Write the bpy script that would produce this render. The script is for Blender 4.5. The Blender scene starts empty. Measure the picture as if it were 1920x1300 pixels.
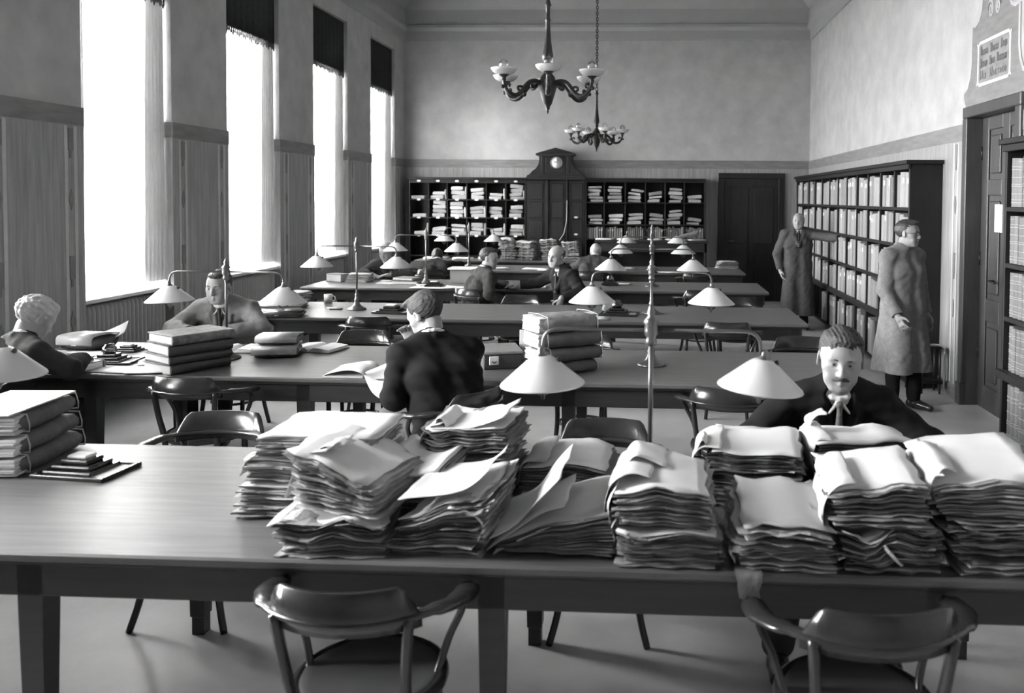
import bpy, bmesh, math, random
import numpy as np
from math import sin, cos, pi, radians as R
from mathutils import Vector, Matrix, Euler

random.seed(7)
SC = bpy.context.scene
COL = SC.collection

# ---------------------------------------------------------------- camera
# metres; X to the right, Y into the room, Z up; the lens stands above the floor at the origin
cd = bpy.data.cameras.new('camera')
cam = bpy.data.objects.new('camera', cd)
COL.objects.link(cam)
cd.sensor_width = 36.0
cd.lens = 1582.87 * 36.0 / 1920.0
cd.shift_x = (960.0 - 1147.0) / 1920.0
cd.shift_y = (427.9 - 650.0) / 1920.0
cd.clip_start = 0.05
cd.clip_end = 200
cam.matrix_world = (Matrix.Translation((0, 0, 1.87)) @ Matrix.Rotation(0.0478, 4, 'Z')
                    @ Matrix.Rotation(pi / 2 - 0.0353, 4, 'X') @ Matrix.Rotation(0.0071, 4, 'Z'))
cd.dof.use_dof = True
cd.dof.focus_distance = 5.6
cd.dof.aperture_fstop = 3.0
SC.camera = cam

# ---------------------------------------------------------------- sky, daylight, exposure
w = bpy.data.worlds.new('overcast_sky')
SC.world = w
w.use_nodes = True
bg = w.node_tree.nodes['Background']
bg.inputs['Color'].default_value = (1, 1, 1, 1)
bg.inputs['Strength'].default_value = 13.0
SC.view_settings.view_transform = 'Standard'
SC.view_settings.look = 'None'
SC.view_settings.gamma = 1.0
SC.view_settings.use_curve_mapping = False
SC.view_settings.exposure = 3.2
SC.cycles.max_bounces = 8
SC.cycles.diffuse_bounces = 5
SC.cycles.glossy_bounces = 3
SC.cycles.transmission_bounces = 5
SC.cycles.transparent_max_bounces = 12
SC.cycles.caustics_reflective = False
SC.cycles.caustics_refractive = False
SC.cycles.sample_clamp_indirect = 6.0

XL, XR, YB, YF = -4.652, 2.869, 15.656, -1.2
ZB, ZC, ZT, ZTOP = 2.576, 4.775, 4.518, 5.42
WY, WP, WW = 6.6885, 2.3648, 1.2955           # first window in view, spacing, width
WINDOWS = [WY + k * WP for k in range(-2, 4)]
SILL = 1.0
T1, TP, TD, TX0, TX1 = 2.4392, 2.4897, 1.1136, -4.22, 1.3767   # reading tables: first front edge, spacing, depth, ends
TZ = 0.78
TY = [T1 + k * TP for k in range(5)]

# daylight enters through the windows: sky portals in the openings
for k, y in enumerate(WINDOWS):
    ld = bpy.data.lights.new('window_daylight', 'AREA')
    ld.shape = 'RECTANGLE'
    ld.size = 3.4
    ld.size_y = WW
    ld.cycles.is_portal = True
    lo = bpy.data.objects.new('window_daylight', ld)
    COL.objects.link(lo)
    lo.location = (XL - 0.45, y + WW / 2, 2.75)
    lo.rotation_euler = (0, -pi / 2, 0)

# ---------------------------------------------------------------- materials
MATS = {}
def M(key, v, rough=0.5, var=0.12, scale=6.0, stretch=(1, 1, 1), bump=0.0, spec=0.5, rnd=0.0, tone=False,
      metal=0.0, transl=0.0, coat=0.0, bscale=None, detail=5.0):
    """grey procedural material: value v broken up by noise; rnd varies it from object to object; tone reads a per-face paper tone"""
    if key in MATS:
        return MATS[key]
    m = bpy.data.materials.new(key)
    m.use_nodes = True
    nt = m.node_tree
    N, L = nt.nodes, nt.links
    b = N['Principled BSDF']
    b.inputs['Roughness'].default_value = rough
    b.inputs['Specular IOR Level'].default_value = spec
    b.inputs['Metallic'].default_value = metal
    b.inputs['Coat Weight'].default_value = coat
    b.inputs['Coat Roughness'].default_value = 0.12
    tc = N.new('ShaderNodeTexCoord')
    mp = N.new('ShaderNodeMapping')
    mp.inputs['Scale'].default_value = stretch
    L.new(tc.outputs['Object'], mp.inputs['Vector'])
    nz = N.new('ShaderNodeTexNoise')
    nz.inputs['Scale'].default_value = scale
    nz.inputs['Detail'].default_value = detail
    nz.inputs['Roughness'].default_value = 0.6
    L.new(mp.outputs['Vector'], nz.inputs['Vector'])
    mr = N.new('ShaderNodeMapRange')
    mr.inputs['From Min'].default_value = 0.25
    mr.inputs['From Max'].default_value = 0.75
    mr.inputs['To Min'].default_value = v * (1 - var)
    mr.inputs['To Max'].default_value = v * (1 + var)
    L.new(nz.outputs['Fac'], mr.inputs['Value'])
    out = mr.outputs['Result']
    if rnd:
        oi = N.new('ShaderNodeObjectInfo')
        r2 = N.new('ShaderNodeMapRange')
        r2.inputs['To Min'].default_value = 1 - rnd
        r2.inputs['To Max'].default_value = 1 + rnd
        L.new(oi.outputs['Random'], r2.inputs['Value'])
        mu = N.new('ShaderNodeMath'); mu.operation = 'MULTIPLY'
        L.new(out, mu.inputs[0]); L.new(r2.outputs['Result'], mu.inputs[1])
        out = mu.outputs[0]
    if tone:
        at = N.new('ShaderNodeAttribute'); at.attribute_name = 'tone'
        mu = N.new('ShaderNodeMath'); mu.operation = 'MULTIPLY'
        L.new(out, mu.inputs[0]); L.new(at.outputs['Fac'], mu.inputs[1])
        out = mu.outputs[0]
    cb = N.new('ShaderNodeCombineColor')
    for i in range(3):
        L.new(out, cb.inputs[i])
    L.new(cb.outputs['Color'], b.inputs['Base Color'])
    if bump:
        bp = N.new('ShaderNodeBump')
        bp.inputs['Strength'].default_value = bump
        bp.inputs['Distance'].default_value = 0.02
        n2 = N.new('ShaderNodeTexNoise')
        n2.inputs['Scale'].default_value = bscale or scale * 3
        L.new(mp.outputs['Vector'], n2.inputs['Vector'])
        L.new(n2.outputs['Fac'], bp.inputs['Height'])
        L.new(bp.outputs['Normal'], b.inputs['Normal'])
    if transl:
        tr = N.new('ShaderNodeBsdfTranslucent')
        L.new(cb.outputs['Color'], tr.inputs['Color'])
        mx = N.new('ShaderNodeMixShader')
        mx.inputs['Fac'].default_value = transl
        L.new(b.outputs['BSDF'], mx.inputs[1]); L.new(tr.outputs['BSDF'], mx.inputs[2])
        L.new(mx.outputs['Shader'], N['Material Output'].inputs['Surface'])
    MATS[key] = m
    return m

def M_glass(key, fac_gloss=0.12, tint=0.95, rough=0.02):
    m = bpy.data.materials.new(key)
    m.use_nodes = True
    nt = m.node_tree; N, L = nt.nodes, nt.links
    N.remove(N['Principled BSDF'])
    t = N.new('ShaderNodeBsdfTransparent'); t.inputs['Color'].default_value = (tint,) * 3 + (1,)
    g = N.new('ShaderNodeBsdfGlossy'); g.inputs['Roughness'].default_value = rough
    fr = N.new('ShaderNodeFresnel'); fr.inputs['IOR'].default_value = 1.45
    ad = N.new('ShaderNodeMath'); ad.operation = 'MULTIPLY_ADD'
    ad.inputs[1].default_value = 0.8; ad.inputs[2].default_value = fac_gloss * 0.2
    L.new(fr.outputs['Fac'], ad.inputs[0])
    mx = N.new('ShaderNodeMixShader')
    L.new(ad.outputs[0], mx.inputs['Fac']); L.new(t.outputs[0], mx.inputs[1]); L.new(g.outputs[0], mx.inputs[2])
    L.new(mx.outputs[0], N['Material Output'].inputs['Surface'])
    MATS[key] = m
    return m

def M_sheer(key):
    """thin net curtain: woven threads that scatter the daylight, open between them"""
    m = bpy.data.materials.new(key)
    m.use_nodes = True
    nt = m.node_tree; N, L = nt.nodes, nt.links
    N.remove(N['Principled BSDF'])
    t = N.new('ShaderNodeBsdfTransparent')
    a = N.new('ShaderNodeBsdfTranslucent'); a.inputs['Color'].default_value = (.9, .9, .9, 1)
    d = N.new('ShaderNodeBsdfDiffuse'); d.inputs['Color'].default_value = (.9, .9, .9, 1)
    tc = N.new('ShaderNodeTexCoord'); nz = N.new('ShaderNodeTexNoise'); nz.inputs['Scale'].default_value = 3
    L.new(tc.outputs['Object'], nz.inputs['Vector'])
    mr = N.new('ShaderNodeMapRange'); mr.inputs['To Min'].default_value = .42; mr.inputs['To Max'].default_value = .58
    L.new(nz.outputs['Fac'], mr.inputs['Value'])
    m1 = N.new('ShaderNodeMixShader'); m1.inputs['Fac'].default_value = .4
    L.new(a.outputs[0], m1.inputs[1]); L.new(d.outputs[0], m1.inputs[2])
    m2 = N.new('ShaderNodeMixShader')
    L.new(mr.outputs[0], m2.inputs['Fac']); L.new(t.outputs[0], m2.inputs[1]); L.new(m1.outputs[0], m2.inputs[2])
    L.new(m2.outputs[0], N['Material Output'].inputs['Surface'])
    MATS[key] = m
    return m

PLASTER = M('plaster', .43, .85, var=.17, scale=3.2, bump=.15, detail=7)
CEIL = M('ceiling_plaster', .38, .85, var=.06, scale=1.5)
CORN = M('cornice_plaster', .36, .8, var=.05, scale=2)
WAINS = M('wainscot_wood', .30, .45, var=.30, scale=5, stretch=(6, 6, .35))
BAND = M('dado_band_wood', .205, .5, var=.25, scale=3, stretch=(1.2, 1.2, 8))
INLAY_L = M('inlay_light', .50, .45, var=.1, scale=9)
INLAY_D = M('inlay_dark', .19, .45, var=.2, scale=9)
BASE = M('baseboard_wood', .22, .45, var=.2, scale=6, stretch=(.6, .6, 6))
FLOOR = M('linoleum', .46, .42, var=.16, scale=2.2, bump=.05, detail=9, bscale=30)
DARK = M('dark_oak', .030, .38, var=.35, scale=5, stretch=(1, 1, 6), spec=.4)
DARKV = M('dark_oak_upright', .018, .38, var=.35, scale=5, stretch=(6, 6, .6), spec=.4)
DOORW = M('door_wood', .06, .4, var=.25, scale=5, stretch=(6, 6, .5))
CASEW = M('bookcase_wood', .015, .5, var=.3, scale=5, stretch=(6, 6, .5), spec=.25)
TOPW = M('tabletop_wood', .10, .40, var=.30, scale=4, stretch=(.7, 9, 3), spec=.42)
TABW = M('table_wood', .026, .42, var=.3, scale=4, stretch=(.6, .6, 6), spec=.4)
CHAIR = M('bentwood', .022, .22, var=.3, scale=8, spec=.5)
SEATW = M('seat_ply', .055, .34, var=.2, scale=9)
BRASS = M('lamp_brass', .16, .34, var=.15, scale=20, metal=.75)
IRON = M('dark_bronze', .020, .38, var=.3, scale=18, spec=.5)
OPAL = M('opal_glass', .72, .25, var=.02, scale=5, transl=.25)
ENAMEL = M('shade_enamel', .66, .30, var=.03, scale=5, transl=.18)
BULB = M_glass('bulb_glass', .5, .97)
PANE = M_glass('window_glass', .2, .98)
SHEER = M_sheer('sheer_curtain')
CURT = M('curtain_linen', .55, .8, var=.06, scale=8, transl=.30)
VALAN = M('valance_velvet', .030, .9, var=.3, scale=20, spec=.2)
FRINGE = M('valance_fringe', .16, .9, var=.5, scale=30, transl=.4)
WHITEP = M('white_paint', .70, .4, var=.04, scale=6)
RADI = M('radiator_paint', .42, .45, var=.08, scale=7)
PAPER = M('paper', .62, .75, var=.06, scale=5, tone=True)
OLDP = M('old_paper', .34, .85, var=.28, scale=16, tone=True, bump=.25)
STRING = M('string', .45, .9, var=.2, scale=60)
CARD = M('card_white', .7, .6, var=.02, scale=5)
LEATH = M('book_leather', .045, .45, var=.4, scale=14, rnd=.3)
LEATHM = M('book_mottled', .13, .5, var=.7, scale=22, rnd=.2)
PAGES = M('page_edges', .50, .8, var=.14, scale=10, stretch=(1, 1, 14))
SPINE = M('volume_spine', .25, .7, var=.35, scale=9, stretch=(5, 5, .5), rnd=.28)
SPINE2 = M('volume_spine_dark', .18, .6, var=.4, scale=9, stretch=(5, 5, .5), rnd=.4)
REGI = M('register_spine', .14, .6, var=.25, scale=16, rnd=.15)
REGB = M('register_bands', .30, .6, var=.15, scale=20)
GLASSINK = M_glass('ink_glass', .6, .6)
INK = M('black_ink', .01, .1)
STEEL = M('polished_metal', .5, .22, var=.1, scale=9, metal=.9)

# ---------------------------------------------------------------- mesh helpers
class MB:
    def __init__(s):
        s.v = []; s.f = []; s.sm = []; s.mi = []; s.m = 0; s.tn = []; s.tone = 1.0
    def add(s, verts, faces, smooth=False):
        o = len(s.v)
        s.v += [tuple(p) for p in verts]
        for f in faces:
            s.f.append(tuple(i + o for i in f)); s.sm.append(smooth); s.mi.append(s.m); s.tn.append(s.tone)
        return s
    def box(s, x0, x1, y0, y1, z0, z1, mat=None):
        v = [(x, y, z) for z in (z0, z1) for y in (y0, y1) for x in (x0, x1)]
        if mat is not None: v = [mat @ Vector(p) for p in v]
        return s.add(v, [(0, 2, 3, 1), (4, 5, 7, 6), (0, 1, 5, 4), (2, 6, 7, 3), (0, 4, 6, 2), (1, 3, 7, 5)])
    def bbox(s, x0, x1, y0, y1, z0, z1, b=.004, mat=None):
        """box with chamfered edges"""
        X, Y, Z = (x0, x1), (y0, y1), (z0, z1)
        v = []; ix = {}
        for i in (0, 1):
            for j in (0, 1):
                for k in (0, 1):
                    sx, sy, sz = (b, -b)[i], (b, -b)[j], (b, -b)[k]
                    for a, p in (('x', (X[i], Y[j] + sy, Z[k] + sz)), ('y', (X[i] + sx, Y[j], Z[k] + sz)), ('z', (X[i] + sx, Y[j] + sy, Z[k]))):
                        ix[(i, j, k, a)] = len(v); v.append(p)
        f = []
        q = lambda a, l: f.append(tuple(ix[c + (a,)] for c in l))
        q('x', [(0,0,0),(0,0,1),(0,1,1),(0,1,0)]); q('x', [(1,0,0),(1,1,0),(1,1,1),(1,0,1)])
        q('y', [(0,0,0),(1,0,0),(1,0,1),(0,0,1)]); q('y', [(0,1,0),(0,1,1),(1,1,1),(1,1,0)])
        q('z', [(0,0,0),(0,1,0),(1,1,0),(1,0,0)]); q('z', [(0,0,1),(1,0,1),(1,1,1),(0,1,1)])
        E = lambda c1, c2, a, b2: f.append((ix[c1 + (a,)], ix[c2 + (a,)], ix[c2 + (b2,)], ix[c1 + (b2,)]))
        for j in (0, 1):
            for k in (0, 1):
                E((0, j, k), (1, j, k), 'y', 'z') if (j + k) % 2 else E((1, j, k), (0, j, k), 'y', 'z')
        for i in (0, 1):
            for k in (0, 1):
                E((i, 0, k), (i, 1, k), 'z', 'x') if (i + k) % 2 else E((i, 1, k), (i, 0, k), 'z', 'x')
        for i in (0, 1):
            for j in (0, 1):
                E((i, j, 0), (i, j, 1), 'x', 'y') if (i + j) % 2 else E((i, j, 1), (i, j, 0), 'x', 'y')
        for i in (0, 1):
            for j in (0, 1):
                for k in (0, 1):
                    t = (ix[(i,j,k,'x')], ix[(i,j,k,'y')], ix[(i,j,k,'z')])
                    f.append(t if (i + j + k) % 2 == 0 else t[::-1])
        if mat is not None: v = [mat @ Vector(p) for p in v]
        return s.add(v, f)
    def lathe(s, prof, n=24, mat=None, cap=True):
        v = []; f = []
        for r, z in prof:
            for i in range(n):
                a = 2 * pi * i / n
                v.append((r * cos(a), r * sin(a), z))
        for k in range(len(prof) - 1):
            for i in range(n):
                j = (i + 1) % n
                f.append((k * n + i, k * n + j, (k + 1) * n + j, (k + 1) * n + i))
        if cap:
            if prof[0][0] > 1e-4: f.append(tuple(range(n))[::-1])
            if prof[-1][0] > 1e-4: f.append(tuple((len(prof) - 1) * n + i for i in range(n)))
        if mat is not None: v = [mat @ Vector(p) for p in v]
        return s.add(v, f, True)
    def tube(s, pts, r, n=10, flat=1.0, up=None, closed=False, cap=True):
        """sweep; r number or list; flat squashes the section along the up direction"""
        P = [Vector(p) for p in pts]; m = len(P)
        rs = r if isinstance(r, (list, tuple)) else [r] * m
        u = None; rings = []
        for i, p in enumerate(P):
            if closed: t = P[(i + 1) % m] - P[i - 1]
            else: t = P[min(i + 1, m - 1)] - P[max(i - 1, 0)]
            t.normalize()
            if up is not None: u = Vector(up)
            elif u is None: u = Vector((0, 0, 1)) if abs(t.z) < .9 else Vector((1, 0, 0))
            a = u - t * u.dot(t)
            if a.length < 1e-5: a = t.orthogonal()
            a.normalize(); b = t.cross(a); u = a
            rings.append([p + a * (rs[i] * flat * cos(2 * pi * k / n)) + b * (rs[i] * sin(2 * pi * k / n)) for k in range(n)])
        v = [q for ri in rings for q in ri]; f = []
        for i in range(m if closed else m - 1):
            i2 = (i + 1) % m
            for k in range(n):
                k2 = (k + 1) % n
                f.append((i * n + k, i * n + k2, i2 * n + k2, i2 * n + k))
        if cap and not closed:
            f.append(tuple(range(n))[::-1]); f.append(tuple((m - 1) * n + k for k in range(n)))
        return s.add(v, f, True)
    def prism(s, outline, d0, d1, axis='y', mat=None):
        """outline (a,b) extruded along axis between d0 and d1"""
        n = len(outline)
        mk = {'y': lambda a, b, d: (a, d, b), 'x': lambda a, b, d: (d, a, b), 'z': lambda a, b, d: (a, b, d)}[axis]
        v = [mk(a, b, d0) for a, b in outline] + [mk(a, b, d1) for a, b in outline]
        f = [tuple(range(n)), tuple(range(n, 2 * n))[::-1]] + [(i, n + i, n + (i + 1) % n, (i + 1) % n) for i in range(n)]
        if mat is not None: v = [mat @ Vector(p) for p in v]
        return s.add(v, f)
    def sphere(s, c, r, n=12, sc=(1, 1, 1)):
        c = Vector(c)
        prof = [(max(1e-5, r * sin(pi * k / (n // 2 + 1))), -r * cos(pi * k / (n // 2 + 1))) for k in range(n // 2 + 2)]
        return s.lathe(prof, n, Matrix.Translation(c) @ Matrix.Diagonal((*sc, 1)), cap=False)
    def mesh(s, name):
        me = bpy.data.meshes.new(name)
        me.from_pydata(s.v, [], s.f)
        me.polygons.foreach_set('use_smooth', s.sm)
        if any(s.mi): me.polygons.foreach_set('material_index', s.mi)
        if any(t != 1.0 for t in s.tn):
            at = me.attributes.new('tone', 'FLOAT', 'FACE')
            at.data.foreach_set('value', s.tn)
        me.update()
        bm = bmesh.new(); bm.from_mesh(me)
        bmesh.ops.recalc_face_normals(bm, faces=bm.faces)
        bm.to_mesh(me); bm.free()
        return me
    def build(s, name, mat, parent=None, loc=None, mesh=None, **kw):
        me = s.mesh(name)
        for m_ in (mat if isinstance(mat, (list, tuple)) else [mat]): me.materials.append(m_)
        return put(name, me, parent, loc, **kw)

def ensure_tone(me):
    if 'tone' not in me.attributes:
        at = me.attributes.new('tone', 'FLOAT', 'FACE')
        at.data.foreach_set('value', [1.0] * len(me.polygons))

def put(name, me, parent=None, loc=None, rot=None, scale=None):
    o = bpy.data.objects.new(name, me)
    COL.objects.link(o)
    if parent is not None: o.parent = parent
    if loc is not None: o.location = loc
    if rot is not None: o.rotation_euler = rot if not isinstance(rot, (int, float)) else (0, 0, rot)
    if scale is not None: o.scale = scale
    return o

def tag(o, label, cat, group=None):
    o['label'] = label; o['category'] = cat
    if group: o['group'] = group
    return o
def struct(o):
    o['kind'] = 'structure'; return o
def thing(name, label, cat, loc=(0, 0, 0), rz=0, group=None):
    o = bpy.data.objects.new(name, None)
    COL.objects.link(o)
    o.location = loc; o.rotation_euler = (0, 0, rz); o.empty_display_size = .1
    return tag(o, label, cat, group)
def copy_tree(o, parent=None):
    c = o.copy(); COL.objects.link(c)
    if parent is not None: c.parent = parent
    for ch in o.children: copy_tree(ch, c)
    return c
def bez(p0, p1, p2, p3, n=10):
    p0, p1, p2, p3 = map(Vector, (p0, p1, p2, p3))
    return [p0 * (1 - t) ** 3 + p1 * 3 * t * (1 - t) ** 2 + p2 * 3 * t * t * (1 - t) + p3 * t ** 3 for t in [i / n for i in range(n + 1)]]
def spline(pts, n=6):
    """Catmull-Rom through the points"""
    P = [Vector(p) for p in pts]; out = []
    for i in range(len(P) - 1):
        a, b, c, d = P[max(i - 1, 0)], P[i], P[i + 1], P[min(i + 2, len(P) - 1)]
        for k in range(n):
            t = k / n
            out.append(.5 * ((2 * b) + (c - a) * t + (2 * a - 5 * b + 4 * c - d) * t * t + (3 * b - a - 3 * c + d) * t ** 3))
    out.append(P[-1]); return out
# ================================================================ THE ROOM
WT = .5
b = MB().box(XL - WT, XR + WT, YF - WT, YB + WT, -.2, 0)
struct(b.build('floor', FLOOR))
ZTOP = 5.48
struct(MB().box(XL - WT, XR + WT, YF - WT, YB + WT, ZTOP, ZTOP + .2).build('ceiling', CEIL))
ceil = bpy.data.objects['ceiling']
# ceiling fields: a raised plaster border that runs round the ceiling
c = MB()
for x0, x1, y0, y1 in ((XL + .55, XR - .55, YB - .75, YB - .60), (XL + .55, XL + .70, YF, YB - .75), (XR - .70, XR - .55, YF, YB - .75)):
    MB().box(x0, x1, y0, y1, ZTOP - .035, ZTOP).build('ceiling_rib', CORN, ceil)
# outside: the ground below the windows
struct(MB().box(-60, XL - 3, -40, 60, -5.2, -5).build('ground', M('outside_ground', .22, .9)))

# cornice profile (distance from wall, z)
prof = [(0, ZC), (.025, ZC), (.03, ZC + .02), (.03, ZC + .17), (.05, ZC + .19), (.09, ZC + .23), (.09, ZC + .28), (.07, ZC + .30),
        (.07, ZC + .56), (.10, ZC + .60), (.16, ZC + .66), (.22, ZTOP), (0, ZTOP)]
struct(MB().prism([(YB - d, z) for d, z in prof], XL, XR, 'x').build('trim_1', CORN))
struct(MB().prism([(XR - d, z) for d, z in prof], YF, YB, 'y').build('trim_2', CORN))
struct(MB().prism([(XL + d, z) for d, z in prof], YF, YB, 'y').build('trim_3', CORN))

WZ = 2.425       # wainscot top, under the band
def inlay(parent, y, x, d, zs=(1.83, .85)):
    """inlaid strip with dark diamonds on a wall facing +-x; d is the way the wall faces"""
    a, c_ = sorted((x, x + d * .004)); a2, c2 = sorted((x, x + d * .006))
    for yy in (y - .055, y + .055):
        MB().box(a, c_, yy - .018, yy + .018, .14, WZ - .01).build('inlay_strip', INLAY_L, parent)
    for z in zs:
        MB().prism([(y - .032, z), (y, z - .085), (y + .032, z), (y, z + .085)], a2, c2, 'x').build('inlay_diamond', INLAY_D, parent)
    for z0, z1 in ((2.16, 2.40), (1.13, 1.38)):
        MB().prism([(y - .03, z0 + .06), (y - .012, z0 + .06), (y - .012, z0), (y + .012, z0), (y + .012, z0 + .06), (y + .03, z0 + .06), (y + .03, z1), (y - .03, z1)], a2, c2, 'x').build('inlay_block', INLAY_D, parent)

# ---- left wall with its window openings
edges = [YF - WT] + [e for y in WINDOWS for e in (y, y + WW)] + [YB + WT]
b = MB()
for i in range(0, len(edges), 2):
    b.box(XL - WT, XL, edges[i], edges[i + 1], 0, ZTOP)
for y in WINDOWS:
    b.box(XL - WT, XL, y, y + WW, ZT, ZTOP)
    b.box(XL - WT, XL - .30, y, y + WW, 0, SILL - .05)
wl = struct(b.build('wall_left', PLASTER))
for i in range(0, len(edges), 2):
    y0, y1 = edges[i], edges[i + 1]
    lo, hi = max(y0, YF), min(y1, YB)
    MB().box(XL - .29, XL + .010, lo - (.008 if i else 0), hi + (.008 if i < len(edges) - 2 else 0), .12, WZ).build('wainscot_panel', WAINS, wl)
    MB().box(XL - .29, XL + .016, lo - (.012 if i else 0), hi + (.012 if i < len(edges) - 2 else 0), WZ, ZB).build('dado_band', BAND, wl)
    bl = struct(MB().box(XL - .05, XL + .022, lo, hi, 0, .12).build('baseboard_left', BASE))
    if hi > 4:
        if i: inlay(wl, lo + .17, XL + .010, 1)
        if i < len(edges) - 2: inlay(wl, hi - .15, XL + .010, 1)

# ---- windows
for k, y in enumerate(WINDOWS):
    root = thing('window_%d' % (k + 1), '', '', (0, 0, 0))
    del root['label'], root['category']
    root['kind'] = 'structure'
    gx = XL - .42
    f = MB()
    f.box(gx - .035, gx + .035, y, y + .07, SILL, ZT).box(gx - .035, gx + .035, y + WW - .07, y + WW, SILL, ZT)
    f.box(gx - .035, gx + .035, y + .07, y + WW - .07, SILL, SILL + .08).box(gx - .035, gx + .035, y + .07, y + WW - .07, ZT - .07, ZT)
    f.build('window_frame', WHITEP, root)
    MB().box(gx - .03, gx + .03, y + WW / 2 - .035, y + WW / 2 + .035, SILL + .08, ZT - .07).build('mullion', WHITEP, root)
    for s in (0, 1):
        a = y + .07 if s == 0 else y + WW / 2 + .035
        c2 = a + WW / 2 - .105
        MB().box(gx - .03, gx + .03, a, c2, 2.62, 2.68).build('transom', WHITEP, root)
        MB().box(gx - .003, gx + .003, a, c2, SILL + .08, 2.62).build('pane', PANE, root)
        MB().box(gx - .003, gx + .003, a, c2, 2.68, ZT - .07).build('pane', PANE, root)
    MB().bbox(XL - .40, XL - .02, y + .004, y + WW - .004, SILL - .045, SILL - .01, .006).build('window_sill', WHITEP, root)
    nth = ['window beside the foreground table, out of the picture', 'window beside the writing old man', 'first window in full view', 'second window in view',
           'third window in view', 'last window by the back wall'][k]
    if k == 0: continue
    # net curtain
    n = 40; v = []; fc = []
    for iz, z in enumerate((SILL + .03, 2.6, ZT - .05)):
        for i in range(n + 1):
            t = i / n
            v.append((XL - .33 + .012 * sin(t * 40 + iz), y + .02 + t * (WW - .04), z))
    for r_ in range(2):
        for i in range(n):
            fc.append((r_ * (n + 1) + i, r_ * (n + 1) + i + 1, (r_ + 1) * (n + 1) + i + 1, (r_ + 1) * (n + 1) + i))
    o = MB().add(v, fc, True).build('net_curtain', SHEER)
    tag(o, 'white net curtain across the ' + nth, 'curtain', 'net curtains at the windows')
    # linen drapes at both sides
    for s in (0, 1):
        nn = 48; v = []; fc = []; zz = [1.05, 1.6, 2.3, 3.0, 3.7, 4.40]
        for th in (0, .006):
            for iz, z in enumerate(zz):
                q = iz / (len(zz) - 1)
                w0 = .27 - .05 * (q) + .02 * sin(q * 3)
                for i in range(nn + 1):
                    t = i / nn
                    yy = (y + WW - .02 - w0 * (1 - t) - .03 * q * (1 - t)) if s else (y + .02 + w0 * t)
                    xx = (XL - .085 if s else XL - .17) - .05 * (1 - t if s else t) * (1 - q) + (.022 + .012 * (1 - q)) * sin(t * 2 * pi * 5.5 + .4 * sin(iz * 1.3)) - th
                    v.append((xx, yy, z))
        L_ = len(zz) * (nn + 1)
        for th in (0, 1):
            for r_ in range(len(zz) - 1):
                for i in range(nn):
                    a = th * L_ + r_ * (nn + 1) + i
                    fc.append((a, a + 1, a + nn + 2, a + nn + 1))
        for i in range(nn):
            fc.append((i, i + 1, L_ + i + 1, L_ + i))
        o = MB().add(v, fc, True).build('curtain', CURT)
        tag(o, 'pale linen curtain at the %s side of the %s' % (('near', 'far')[s], nth), 'curtain', 'drawn back linen curtains')
    # valance
    root = thing('valance', 'dark velvet valance with lace fringe over the ' + nth, 'valance', (XL - .10, y + WW / 2, 3.75), 0, 'dark window valances')
    nn = 40; v = []; fc = []
    for iz, z in enumerate((.0, .25, .5, ZT - 3.77)):
        for th in (0, 1):
            for i in range(nn + 1):
                t = i / nn
                v.append((.05 + .008 * sin(t * 2 * pi * 9) * (1 - iz / 4) - th * .02, (t - .5) * (WW - .03), z))
    for r_ in range(3):
        for th in (0, 1):
            for i in range(nn):
                a = (r_ * 2 + th) * (nn + 1) + i; bb = ((r_ + 1) * 2 + th) * (nn + 1) + i
                fc.append((a, a + 1, bb + 1, bb))
    for i in range(nn): fc.append((i, i + 1, nn + 2 + i, nn + 1 + i))
    MB().add(v, fc, True).build('valance_cloth', VALAN, root)
    for s in (-1, 1):
        MB().box(-.18, .05, s * (WW / 2 - .022) - .008, s * (WW / 2 - .022) + .008, .0, ZT - 3.77).build('valance_return', VALAN, root)
    MB().box(-.14, .04, -WW / 2 + .012, WW / 2 - .012, ZT - 3.79, ZT - 3.755).build('pelmet_board', DARK, root)
    fr = MB()
    for i in range(26):       # scalloped lace loops
        t = (i + .5) / 26; yy = (t - .5) * (WW - .04)
        hh = .075 + .02 * sin(i * 2.1)
        pts = [(.052, yy - .021, .01), (.054, yy - .019, -hh * .6), (.055, yy, -hh), (.054, yy + .019, -hh * .6), (.052, yy + .021, .01)]
        fr.tube(pts, .0055, 5)
        fr.tube([(.054, yy - .015, -hh * .35), (.054, yy + .015, -hh * .35)], .004, 4)
        fr.tube([(.054, yy, .0), (.054, yy, -hh)], .004, 4)
    o = fr.build('lace_fringe', FRINGE, root)

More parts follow.
